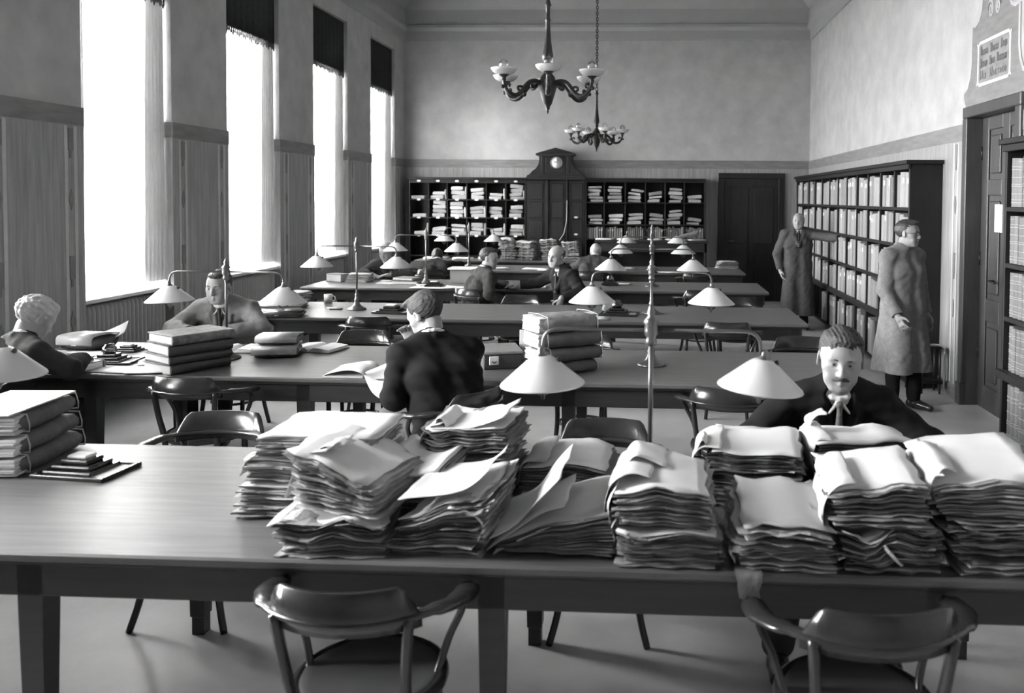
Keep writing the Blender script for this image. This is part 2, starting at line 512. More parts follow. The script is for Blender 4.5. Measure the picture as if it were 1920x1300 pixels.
# ---- radiators in the window niches
sec = MB()
pr = []
for i in range(24):
    a = 2 * pi * i / 24
    pr.append((.062 * cos(a) * (1 if abs(cos(a)) < .98 else 1), .021 * sin(a)))
v = []
zs = [.10, .13, .16, .86, .90, .93]; ks = [.45, .85, 1, 1, .85, .40]
for z, kk in zip(zs, ks): v += [(x * (kk * .5 + .5) - .0, yv * kk, z) for x, yv in pr]
fc = [(r_ * 24 + i, r_ * 24 + (i + 1) % 24, (r_ + 1) * 24 + (i + 1) % 24, (r_ + 1) * 24 + i) for r_ in range(5) for i in range(24)]
fc += [tuple(range(24)), tuple(5 * 24 + i for i in range(24))]
secme = MB().add(v, fc, True).mesh('radiator_section'); secme.materials.append(RADI)
for k, y in enumerate(WINDOWS):
    if k < 2: continue
    root = thing('radiator', 'grey ribbed cast iron radiator under the ' + ['first window in full view', 'second window in view', 'third window in view', 'last window by the back wall'][k - 2],
                 'radiator', (XL - .10, y + WW / 2, 0), 0, 'radiators under the windows')
    for i in range(20):
        put('radiator_section', secme, root, (0, -.57 + i * .06, 0))
    for z in (.17, .84):
        MB().tube([(0, -.60, z), (0, .60, z)], .018, 10).build('header_pipe', RADI, root)
    MB().tube([(0, .59, .17), (.0, .62, .17), (0, .62, 0)], .014, 8).build('supply_pipe', RADI, root)
    o = MB().lathe([(.012, 0), (.02, .01), (.026, .03), (.02, .05), (.008, .06)], 12, Matrix.Translation((.05, .60, .17)) @ Matrix.Rotation(pi / 2, 4, 'Y')).build('valve', RADI, root)
    for s in (-.5, .5):
        MB().bbox(-.05, .05, s - .02, s + .02, 0, .11, .004).build('foot', RADI, root)

# ---- back wall and front wall
wb = struct(MB().box(XL, XR, YB, YB + WT, 0, ZTOP).build('wall_back', PLASTER))
MB().box(XL, XR, YB - .010, YB, .12, WZ).build('wainscot_panel', WAINS, wb)
MB().box(XL, XR, YB - .016, YB, WZ, ZB).build('dado_band', BAND, wb)
struct(MB().box(XL - WT, XR + WT, YF - WT, YF, 0, ZTOP).build('wall_front', PLASTER))

# ---- right wall with its door
DY0, DY1, DZ = 6.70, 7.92, 2.72
b = MB().box(XR, XR + WT, YF, DY0 + .06, 0, ZTOP).box(XR, XR + WT, DY1 - .06, YB, 0, ZTOP).box(XR, XR + WT, DY0 + .06, DY1 - .06, DZ - .06, ZTOP)
wr = struct(b.build('wall_right', PLASTER))
for y0, y1 in ((YF, DY0 - .01), (DY1 + .01, YB)):
    MB().box(XR - .010, XR, y0, y1, .12, WZ).build('wainscot_panel', WAINS, wr)
    MB().box(XR - .016, XR, y0, y1, WZ, ZB).build('dado_band', BAND, wr)
    struct(MB().box(XR - .022, XR, y0, y1, 0, .13).build('baseboard_right', BASE))
inlay(wr, DY1 + .20, XR - .010, -1)

d1 = thing('door_1', '', '', (0, 0, 0)); del d1['label'], d1['category']; d1['kind'] = 'structure'
OVERW = M('painted_overdoor', .21, .7, var=.2, scale=5, stretch=(1, 1, 4))
def frame_bar(parent, y0, y1, z0, z1): MB().bbox(XR - .035, XR + .20, y0, y1, z0, z1, .008).build('door_casing', DOORW, parent)
frame_bar(d1, DY0, DY0 + .10, 0, DZ - .1); frame_bar(d1, DY1 - .10, DY1, 0, DZ - .1); frame_bar(d1, DY0, DY1, DZ - .1, DZ)
MB().bbox(XR - .05, XR, DY1 - .105, DY1 + .01, 0, .20, .006).build('plinth_block', DOORW, d1)
LX = XR + .13
leaf = MB().box(LX, LX + .05, DY0 + .10, DY1 - .10, .005, DZ - .1).build('door_leaf', DOORW, d1)
st = [(DY0 + .10, DY0 + .24), ((DY0 + DY1) / 2 - .07, (DY0 + DY1) / 2 + .07), (DY1 - .24, DY1 - .10)]
for y0, y1 in st: MB().bbox(LX - .018, LX, y0, y1, .005, DZ - .1, .006).build('door_stile', DOORW, d1)
for z0, z1 in ((.005, .22), (.80, 1.00), (1.92, 2.06), (2.5, 2.62)):
    for y0, y1 in ((st[0][1], st[1][0]), (st[1][1], st[2][0])):
        MB().bbox(LX - .018, LX, y0, y1, z0, z1, .006).build('door_rail', DOORW, d1)
for z0, z1 in ((.22, .80), (1.0, 1.92), (2.06, 2.5)):
    for y0, y1 in ((st[0][1], st[1][0]), (st[1][1], st[2][0])):
        MB().bbox(LX - .014, LX, y0 + .045, y1 - .045, z0 + .05, z1 - .05, .012).build('door_panel', DOORW, d1)
MB().tube([(LX - .018, DY1 - .42, 1.17), (LX - .06, DY1 - .42, 1.17), (LX - .065, DY1 - .47, 1.17), (LX - .065, DY1 - .55, 1.165)], .009, 8).build('door_handle', IRON, d1)
for z in (.5, 1.35, 2.3):
    MB().tube([(LX - .02, DY1 - .105, z - .06), (LX - .02, DY1 - .105, z + .06)], .012, 8).build('hinge', IRON, d1)
o = MB().box(LX - .022, LX - .016, 7.34, 7.50, 1.60, 1.84).build('paper_notice', CARD)
tag(o, 'small white paper notice pinned to the panelled door by the bookcase', 'notice')

# painted overdoor: a shaped field with scrolls and a framed inscription
cy = (DY0 + DY1) / 2
half = [(0.62, 2.725), (.67, 2.80), (.665, 2.86), (.58, 2.90), (.525, 2.99), (.50, 3.1), (.495, 3.43), (.42, 3.43), (.34, 3.46), (.29, 3.54), (.27, 3.66), (.20, 3.70), (.12, 3.72), (.06, 3.82), (.03, 3.98)]
outl = [(cy + a, z) for a, z in half] + [(cy - a, z) for a, z in half[::-1]]
od = thing('overdoor_painting', 'painted grey overdoor field with scrolls and a framed inscription above the right door', 'wall painting', (XR, cy, 2.72))
def flat(name, pts, x0, x1, m_):
    return MB().prism([(a - cy, z - 2.72) for a, z in pts], x0, x1, 'x').build(name, m_, od)
flat('painted_field', outl, -.006, 0, OVERW)
def strip(name, path, wd, x0, x1, m_):
    p_ = [Vector((a - cy, z - 2.72)) for a, z in path]; l_ = []; r_ = []
    for i, q in enumerate(p_):
        t = (p_[min(i + 1, len(p_) - 1)] - p_[max(i - 1, 0)]).normalized(); nn_ = Vector((-t.y, t.x)) * wd / 2
        l_.append(q + nn_); r_.append(q - nn_)
    mb = MB(); n = len(p_)
    vv = [(x, q.x, q.y) for x in (x0, x1) for q in l_ + r_]
    ff = []
    for k_ in (0, 1):
        for i in range(n - 1):
            a = k_ * 2 * n + i; ff.append((a, a + 1, a + n + 1, a + n))
    for i in range(n - 1):
        ff.append((i, i + 1, 2 * n + i + 1, 2 * n + i)); ff.append((n + i, n + i + 1, 3 * n + i + 1, 3 * n + i))
    ff += [(0, n, 3 * n, 2 * n), (n - 1, 2 * n - 1, 4 * n - 1, 3 * n - 1)]
    return mb.add(vv, ff).build(name, m_, od)
for sgn in (1, -1):
    strip('painted_border', [(cy + sgn * a, z) for a, z in half], .035, -.008, -.002, PLASTER)
    sp = [(cy + sgn * (.075 + .055 * (1 - t / 26) * cos(t * .5)), 3.50 + .085 * (1 - t / 26) * sin(t * .5)) for t in range(24)]
    strip('painted_scroll', [(cy + sgn * .02, 3.9), (cy + sgn * .03, 3.7), (cy + sgn * .10, 3.62)] + sp, .02, -.009, -.002, PLASTER)
strip('painted_leaf', [(cy, 3.62), (cy, 3.95)], .05, -.009, -.002, INLAY_D)
py0, py1, pz0, pz1 = 6.975, 7.64, 2.885, 3.25
flat('inscription_field', [(py0, pz0), (py1, pz0), (py1, pz1), (py0, pz1)], -.008, -.002, M('inscription_ground', .24, .7, var=.35, scale=9))
WH = M('painted_white', .72, .7, var=.04, scale=6)
for path in ([(py0 + .03, pz0), (py1 - .03, pz0)], [(py0 + .03, pz1), (py1 - .03, pz1)], [(py0, pz0 + .01), (py0, pz1 - .01)], [(py1, pz0 + .01), (py1, pz1 - .01)]):
    strip('frame_line', path, .026, -.010, -.002, WH)
for a, z in ((py0, pz0), (py0, pz1), (py1, pz0), (py1, pz1)):
    sy = 1 if a == py0 else -1; sz = 1 if z == pz0 else -1
    strip('frame_corner', [(a - sy * .02, z + sz * .0), (a + sy * .0, z + sz * .05), (a + sy * .03, z - sz * .005)], .014, -.011, -.002, WH)

rg = random.Random(5)
LET = M('painted_lettering', .12, .7, var=.2, scale=20)
for row, words_ in enumerate(((4, 4, 3), (4, 3, 5), (2, 5))):
    zc = pz1 - .085 - row * .105; n_ = sum(words_) + len(words_) - 1; stepy = .56 / n_; yy = py1 - .05
    for wl_ in words_:
        for q in range(wl_):
            hgt = .048 if q else .075
            for o_ in (-.3, .25):
                strip('letter_stroke', [(yy - stepy * (.5 + o_) + .004, zc - .026 + rg.uniform(-.004, .004)), (yy - stepy * (.5 + o_) - .002, zc - .01), (yy - stepy * (.5 + o_), zc + hgt - .026)], .010, -.0105, -.002, LET)
            strip('letter_stroke', [(yy - stepy * .2, zc + rg.choice([-.024, .016])), (yy - stepy * .8, zc + rg.choice([-.02, .02]))], .007, -.0105, -.002, LET)
            yy -= stepy
        yy -= stepy
# ================================================================ WALL BOOKCASES
ordn = ['first', 'second', 'third', 'fourth', 'fifth', 'sixth', 'seventh', 'eighth', 'ninth', 'tenth', 'eleventh', 'twelfth']
def books_row(y0, y1, x, z, hmax, fill, meshes, label, group, name, seed, dmax=.24, wlo=.055, whi=.11, hlo=.84):
    """upright volumes on a shelf of the right wall, spines to -x"""
    rg = random.Random(seed); y = y1 - rg.uniform(.0, .01); end = y1 - (y1 - y0) * fill; n = 0
    while True:
        wd = rg.uniform(wlo, whi)
        if y - wd < end: break
        h = hmax * rg.uniform(hlo, .99)
        o = put(name, rg.choice(meshes), None, (x + rg.uniform(0, .012), y - wd / 2, z), (0, 0, 0), (dmax, wd * .97, h))
        tag(o, label % ordn[n], 'book', group); y -= wd; n += 1
    return n
def vol_mesh(name, mats, bands=0, lab=False):
    """unit volume: rounded spine towards -x (x 0..1), width 1 in y, height 1 in z"""
    b = MB(); n = 6
    arc = [(.09 * (1 - cos(a)) if True else 0, .5 * sin(a)) for a in [(-pi / 2 + pi * i / n) for i in range(n + 1)]]
    arc = [(.10 * (1 - cos(-pi / 2 + pi * i / n)), -.5 * cos(pi * i / n)) for i in range(n + 1)]
    out = arc + [(1, .5), (1, -.5)]
    b.prism(out, 0, 1, 'z')
    if bands:
        b.m = 1
        for z in [.08, .14, .26, .42, .46, .60, .76, .82, .93][:bands]:
            aa = [(p - .012, q * 1.01) for p, q in arc]
            b.prism(aa + [(p + .03, q * .98) for p, q in arc[::-1]], z, z + .012, 'z')
    if lab:
        b.m = 1
        aa = [(p - .010, q * .86) for p, q in arc]
        b.prism(aa + [(p + .03, q * .84) for p, q in arc[::-1]], .68, .84, 'z')
    me = b.mesh(name)
    for m_ in mats: me.materials.append(m_)
    return me
VOL = [vol_mesh('volume', [SPINE]), vol_mesh('volume', [SPINE, PAGES], lab=True), vol_mesh('volume', [SPINE]), vol_mesh('volume', [SPINE2])]
REG = [vol_mesh('register', [REGI, REGB], 9), vol_mesh('register', [REGI, REGB], 8)]

def bookcase(label, x0, x1, y0, y1, nb, shelves, ztop, base_d=0):
    root = thing('bookcase', label, 'bookcase', ((x0 + x1) / 2, (y0 + y1) / 2, 0))
    cx, cy_ = (x0 + x1) / 2, (y0 + y1) / 2
    B = lambda nm, a, b_, c_, d, e, f_: MB().bbox(a - cx, b_ - cx, c_ - cy_, d - cy_, e, f_, .004).build(nm, CASEW, root)
    B('side_panel', x0 - base_d * 0, x1, y0, y0 + .03, 0, ztop - .04); B('side_panel', x0, x1, y1 - .03, y1, 0, ztop - .04)
    B('back_panel', x1 - .015, x1, y0 + .03, y1 - .03, 0, ztop - .04)
    B('top_board', x0 - .045, x1, y0 - .04, y1 + .02, ztop - .04, ztop)
    B('cornice_rail', x0 - .02, x0 + .01, y0 - .015, y1, ztop - .09, ztop - .04)
    step = (y1 - y0 - .03) / nb
    for i in range(1, nb):
        B('divider', x0 + .005, x1 - .015, y0 + .015 + i * step - .012, y0 + .015 + i * step + .012, shelves[-1], ztop - .09)
    for z in shelves:
        B('shelf_board', x0, x1 - .015, y0 + .03, y1 - .03, z - .035, z)
    B('shelf_nosing', x0 - .045, x0, y0, y1, shelves[-2] - .055, shelves[-2])
    return step
SH = [1.80, 1.42, 1.03, .635, .08]
BX0, BX1, BY0, BY1, NB = 2.535, XR - .012, 8.48, 15.02, 12
step = bookcase('long dark wooden bookcase of twelve bays along the right wall', BX0, BX1, BY0, BY1, NB, SH, 2.27)
tops = [2.18, 1.765, 1.385, .995, .60]
rows = ['top', 'second', 'third', 'fourth', 'bottom']
ordn = ['first', 'second', 'third', 'fourth', 'fifth', 'sixth', 'seventh', 'eighth', 'ninth', 'tenth', 'eleventh', 'twelfth']
rg = random.Random(3)
for i in range(NB):
    ya = BY0 + .015 + i * step + .014; yb = ya + step - .028
    for r_ in range(5):
        if r_ == 4 and i > 7: continue
        fill = rg.choice([.99, .99, .97, .97, .93, .85]) if r_ < 4 else rg.uniform(.6, .95)
        if i > 8: fill *= rg.uniform(.75, .97)
        books_row(ya, yb, BX0 + .012, SH[r_], (tops[r_] - SH[r_]) * (.97 if r_ < 4 else .88), fill, VOL if r_ < 4 else VOL[1:],
                  'grey bound volume, %s from the far end, %s shelf, %s bay of the long bookcase' % ('%s', rows[r_], ordn[i]),
                  'volumes on the %s shelf of bay %d' % (rows[r_], i + 1), 'bound_volume', i * 7 + r_, wlo=.07 + .006 * max(0, i - 3), whi=.125 + .008 * max(0, i - 3))
NX0, NX1, NY0, NY1 = 2.515, XR - .012, 4.3, 6.17
step = bookcase('dark wooden bookcase beside the panelled door, cut by the picture edge', NX0, NX1, NY0, NY1, 2, [1.83, 1.43, 1.05, .665, .08], 2.31)
for r_, (z, zt) in enumerate(((1.83, 2.2), (1.43, 1.79), (1.05, 1.39), (.665, 1.01), (.08, .61))):
    ya = NY1 - .03 - .58
    books_row(ya, NY1 - .04, NX0 + .015, z, (zt - z) * .95, 1.0, REG, 'banded grey register, %s from the door side, on the %s shelf of the near bookcase' % ('%s', rows[r_]),
              'registers on the %s shelf by the door' % rows[r_], 'bound_register', 90 + r_, wlo=.058, whi=.075, hlo=.95)

# ================================================================ BACK WALL CABINETS
CY0, CY1 = 15.30, YB - .02
def plate(parent, x, z, y=-.006):
    MB().prism([(x + .036 * cos(a), z + .019 * sin(a)) for a in [2 * pi * i / 12 for i in range(12)]], y, y + .006, 'y').build('label_plate', CARD, parent)
def rack(label, x0, x1, cols, zs, ztop):
    root = thing('pigeonhole_cabinet', label, 'cabinet', (0, CY0, 0))
    B = lambda nm, a, b_, c_, d, e, f_: MB().bbox(a, b_, c_, d, e, f_, .003).build(nm, CASEW, root)
    dp = CY1 - CY0
    B('side_panel', x0, x0 + .025, 0, dp, 0, ztop); B('side_panel', x1 - .025, x1, 0, dp, 0, ztop)
    B('back_panel', x0 + .025, x1 - .025, dp - .015, dp, 0, ztop)
    B('top_board', x0 - .02, x1 + .0, -.03, dp, ztop, ztop + .035)
    B('top_rail', x0 + .025, x1 - .025, 0, .02, zs[0] , ztop)
    for x in cols[1:-1]: B('divider', x - .009, x + .009, .004, dp - .015, .1, zs[0])
    for z in zs[1:]: B('shelf_board', x0 + .025, x1 - .025, 0, dp - .015, z - .022, z)
    return root
lc = [-4.46, -4.095, -3.75, -3.39, -3.03, -2.67, -2.31]
lz = [2.13, 1.835, 1.505, 1.175, .80, .42, .05]
rt = rack('dark pigeonhole cabinet of paper packets at the back wall beside the windows', -4.46, -2.30, lc, lz, 2.20)
for i in range(6):
    for z in (2.165, 1.825, 1.495, 1.165): plate(rt, (lc[i] + lc[i + 1]) / 2, z)
rc = [-1.21, -.87, -.49, -.125, .235, .58, .95]
rz_ = [2.16, 1.80, 1.40, 1.135, .75, .40, .05]
rt2 = rack('dark open cabinet of loose packets and small books beside the back door', -1.215, .965, rc, rz_, 2.20)
# middle press with three doors
pr_ = thing('document_press', 'dark wooden press with three narrow panelled doors below the clock', 'cabinet', (-1.76, CY0, 0))
B = lambda nm, a, b_, c_, d, e, f_: MB().bbox(a + 1.76, b_ + 1.76, c_, d, e, f_, .004).build(nm, DARKV, pr_)
B('carcass', -2.298, -1.217, .03, CY1 - CY0, 0, 2.20)
B('top_board', -2.298, -1.217, -.05, CY1 - CY0, 2.20, 2.255)
for a, b_ in ((-2.30, -1.94), (-1.89, -1.56), (-1.535, -1.215)):
    dr = B('press_door', a + .008, b_ - .008, .008, .03, .08, 2.18)
    for z0, z1 in ((.12, .55), (.60, 1.10), (1.14, 1.46), (1.50, 1.80), (1.84, 2.14)):
        MB().bbox(a + .06 + 1.76, b_ - .05 + 1.76, -.002, .01, z0, z1, .008).build('door_panel', DARKV, dr)
B('pilaster', -1.94, -1.89, -.02, .03, 0, 2.2); B('pilaster', -1.56, -1.535, -.02, .03, 0, 2.2)
for z in (1.52, 1.21): plate(pr_, -1.385 + 1.76, z, -.008)
tag(MB().tube([(-1.545, CY0 - .035, 1.83), (-1.55, CY0 - .037, 1.45), (-1.60, CY0 - .037, 1.22), (-1.68, CY0 - .036, 1.10)], .008, 6).build('pull_cord', STRING),
    'pale cord hanging down the front of the press below the clock', 'cord')

# the clock on the press
ck = thing('clock', 'dark wooden pediment clock with a white round dial above the press', 'clock', (-1.765, CY0 + .02, 2.255))
half = [(.50, 0), (.50, .03), (.46, .06), (.43, .10), (.36, .15), (.315, .22), (.30, .30), (.30, .36), (.345, .40), (.345, .43), (.30, .445), (.0, .53)]
MB().prism(half + [(-a, z) for a, z in half[-2::-1]], 0, .22, 'y').build('clock_case', DARKV, ck)
MB().bbox(-.52, .52, -.03, .22, 0, .03, .006).build('clock_base', DARK, ck)
MB().bbox(-.36, .36, -.04, .22, .385, .425, .008).build('clock_cornice', DARK, ck)
for s in (-1, 1): MB().bbox(s * .235 - .03, s * .235 + .03, -.012, .02, .05, .385, .006).build('clock_pilaster', DARKV, ck)
MB().bbox(-.19, .19, -.008, .02, .07, .36, .01).build('clock_front', DARKV, ck)
tr = Matrix.Translation((.02, -.01, .255)) @ Matrix.Rotation(pi / 2, 4, 'X')
MB().lathe([(.0001, .012), (.1, .012), (.1, 0)], 28, tr).build('dial', CARD, ck)
MB().tube([(.02 + .106 * cos(a), -.02, .255 + .106 * sin(a)) for a in [2 * pi * i / 28 for i in range(28)]], .009, 8, closed=True).build('bezel', BRASS, ck)
for i in range(12):
    a = 2 * pi * i / 12
    MB().tube([(.02 + .078 * sin(a), -.024, .255 + .078 * cos(a)), (.02 + .09 * sin(a), -.024, .255 + .09 * cos(a))], .0025, 4).build('hour_mark', INK, ck)
MB().tube([(.02, -.026, .255), (.02 - .045, -.026, .255 + .02)], .004, 5).build('hour_hand', INK, ck)
MB().tube([(.02, -.026, .255), (.02 + .02, -.026, .255 + .07)], .003, 5).build('minute_hand', INK, ck)

# packets lying in the pigeonholes
def packet_mesh(seed):
    rg = random.Random(seed); b = MB()
    n = 6; v = []; fc = []
    for iz in (0, .5, 1):
        for i, (x, y) in enumerate(((-.5, -.5), (0, -.52), (.5, -.5), (.5, .5), (0, .5), (-.5, .5))):
            q = 1.03 if iz == .5 else .98
            v.append((x * q + rg.uniform(-.03, .03), y * q, iz + rg.uniform(-.06, .06) + (.06 if abs(x) < .1 else 0)))
    for r_ in range(2):
        for i in range(6): fc.append((r_ * 6 + i, r_ * 6 + (i + 1) % 6, (r_ + 1) * 6 + (i + 1) % 6, (r_ + 1) * 6 + i))
    fc += [(0, 1, 2, 3, 4, 5), (12, 13, 14, 15, 16, 17)]
    b.add(v, fc)
    me = b.mesh('packet'); me.materials.append(M('packet_paper', .38, .8, var=.15, scale=6, rnd=.3)); ensure_tone(me); return me
PACK = [packet_mesh(i) for i in range(5)]
rg = random.Random(12)
lrow = {0: ['', 2, 3, 3, 2, 4], 1: [1, 4, 4, 3, 3, 3], 2: [1, 2, 3, 3, 2, 3]}
orow = ['top', 'second', 'third']
for r_ in range(3):
    for i in range(6):
        n = lrow[r_][i]
        if n == '': n = 1
        z = lz[r_ + 1]; cx = (lc[i] + lc[i + 1]) / 2
        for k in range(n):
            h = rg.uniform(.045, .075); wd = rg.uniform(.21, .25)
            o = put('paper_packet', rg.choice(PACK), None, (cx + rg.uniform(-.03, .02), CY0 + .155 + rg.uniform(-.01, .02), z), (0, rg.uniform(-.12, .12) * (k > 0), rg.uniform(-.08, .08)), (wd, .24, h))
            tag(o, 'pale folded packet, %s from below, in the %s row, %s pigeonhole from the windows' % (ordn[k], orow[r_], ordn[i]), 'packet', 'packets in pigeonhole row %d column %d' % (r_ + 1, i + 1)); z += h + .012
        if n and rg.random() < .5:
            o = put('paper_packet', rg.choice(PACK), None, (lc[i + 1] - .035, CY0 + .15, lz[r_ + 1]), (0, rg.uniform(-.1, .05), 0), (.03, .22, rg.uniform(.16, .22)))
            tag(o, 'thin upright packet leaning in the %s row, %s pigeonhole from the windows' % (orow[r_], ordn[i]), 'packet')
for r_ in range(2):
    for i in range(6):
        z = rz_[r_ + 1]; cx = (rc[i] + rc[i + 1]) / 2
        n = 5 if (r_ == 0 and i < 2) else rg.choice([2, 3, 3, 4])
        for k in range(n):
            h = rg.uniform(.035, .06); tl = rg.uniform(.05, .16) * (-1 if (i + r_) % 2 else 1) if i > 1 and k else rg.uniform(-.06, .06)
            wd = rg.uniform(.20, .25)
            o = put('paper_packet', rg.choice(PACK), None, (cx + rg.uniform(-.03, .03), CY0 + .15, z + abs(tl) * .05), (0, tl, rg.uniform(-.15, .15)), (wd, .22, h))
            tag(o, 'worn paper packet, %s from below, in the %s row, %s compartment right of the press' % (ordn[k], orow[r_], ordn[i]), 'packet', 'packets right of the press row %d column %d' % (r_ + 1, i + 1)); z += h + .014 + abs(tl) * .05
sb = [vol_mesh('small_book', [SPINE2, PAGES], lab=True), vol_mesh('small_book', [SPINE2]), vol_mesh('small_book', [SPINE])]
for i in range(6):
    x = rc[i] + .015; n = 0
    while x < rc[i + 1] - .05:
        wd = rg.uniform(.03, .05)
        o = put('small_book', rg.choice(sb), None, (x + wd / 2, CY0 + .04, rz_[3]), (0, 0, pi / 2), (.18, wd * .96, rg.uniform(.19, .225)))
        tag(o, 'small upright book, %s of its row, third row, %s compartment right of the press' % (ordn[n], ordn[i]), 'book', 'small books right of the press column %d' % (i + 1)); x += wd; n += 1
# the back door
d2 = thing('door_2', '', '', (0, 0, 0)); del d2['label'], d2['category']; d2['kind'] = 'structure'
BD0, BD1, BDZ = 1.21, 2.42, 2.35
B = lambda nm, a, b_, c_, d, e, f_, m_=DARKV: MB().bbox(a, b_, c_, d, e, f_, .006).build(nm, m_, d2)
B('door_casing', BD0, BD0 + .11, YB - .07, YB - .012, 0, BDZ - .1); B('door_casing', BD1 - .11, BD1, YB - .07, YB - .012, 0, BDZ - .1); B('door_casing', BD0, BD1, YB - .07, YB - .012, BDZ - .1, BDZ)
B('door_leaf', BD0 + .11, BD1 - .11, YB - .04, YB - .012, 0, BDZ - .1)
for x0, x1 in ((BD0 + .2, 1.76), (1.87, BD1 - .2)):
    for z0, z1 in ((.2, .85), (1.05, 2.1)): B('door_panel', x0, x1, YB - .05, YB - .04, z0, z1)
MB().tube([(1.42, YB - .04, 1.1), (1.42, YB - .08, 1.1), (1.5, YB - .085, 1.1)], .009, 8).build('door_handle', BRASS, d2)
# ================================================================ READING TABLES
def table_meshes(x0, x1, dp, legs):
    t = MB()
    t.bbox(x0, x1, 0, dp, TZ - .030, TZ, .007)
    top = t.mesh('tabletop'); top.materials.append(TOPW)
    t = MB().bbox(x0 + .018, x1 - .018, .018, dp - .018, TZ - .045, TZ - .0305, .004); mould = t.mesh('edge_moulding'); mould.materials.append(TABW)
    fa = MB().bbox(x0 + .05, x1 - .05, 0, .028, TZ - .155, TZ - .046, .004).mesh('apron'); fa.materials.append(TABW)
    ea = MB().bbox(0, .028, .08, dp - .08, TZ - .155, TZ - .046, .004).mesh('end_apron'); ea.materials.append(TABW)
    v = []; zz = [(0, .026), (.075, .026), (.08, .031), (.62, .040), (.735, .040)]
    for z, h in zz: v += [(-h, -h, z), (h, -h, z), (h, h, z), (-h, h, z)]
    f = [(i * 4 + k, i * 4 + (k + 1) % 4, i * 4 + 4 + (k + 1) % 4, i * 4 + 4 + k) for i in range(4) for k in range(4)] + [(3, 2, 1, 0), (16, 17, 18, 19)]
    leg = MB().add(v, f).mesh('leg'); leg.materials.append(TABW)
    return top, mould, fa, ea, leg
LEGX = [-4.10, -3.43, -2.0, -.485, 1.27]
meshes = table_meshes(TX0, TX1, TD, LEGX)
def table(label, y, ms, legx, x0, x1, dp):
    root = thing('reading_table', label, 'table', (0, y, 0))
    top, mould, fa, ea, leg = ms
    put('tabletop', top, root); put('edge_moulding', mould, root)
    put('apron', fa, root, (0, .045, 0)); put('apron', fa, root, (0, dp - .073, 0))
    put('end_apron', ea, root, (x0 + .05, 0, 0)); put('end_apron', ea, root, (x1 - .078, 0, 0))
    for x in legx:
        for yy in (.085, dp - .085): put('leg', leg, root, (x, yy, 0))
    return root
tl = ['long dark reading table in the foreground piled with bundles of old papers', 'long reading table where the young man reads an open folio',
      'long reading table behind the young reader, mostly bare on top', 'long reading table where two seated men turn to the camera', 'far long reading table behind the bald seated man']
for k in range(5): table(tl[k], TY[k], meshes, [-4.10, -3.38, -1.915, -.475, 1.27] if k == 0 else [-4.10, -3.43, -2.10, -.49, 1.27], TX0, TX1, TD)
m6 = table_meshes(-4.1, -1.05, .66, None)
table('narrow paper-laden table in front of the pigeonhole cabinet', 14.36, m6, [-4.0, -2.5, -1.15], -4.1, -1.05, .66)
# high desk before the right half of the back cabinets
hd = thing('standing_desk', 'tall dark standing desk strewn with papers by the back wall', 'desk', (0, 14.5, 0))
MB().bbox(-.99, .98, 0, .55, 1.11, 1.145, .006).build('desk_top', TABW, hd)
MB().bbox(-.95, .94, .03, .05, .95, 1.11, .004).build('apron', TABW, hd)
MB().bbox(-.95, .94, .50, .52, .1, 1.11, .004).build('back_panel', TABW, hd)
for x in (-.94, 0, .90): MB().bbox(x, x + .045, .03, .52, 0, 1.11, .004).build('upright', TABW, hd)

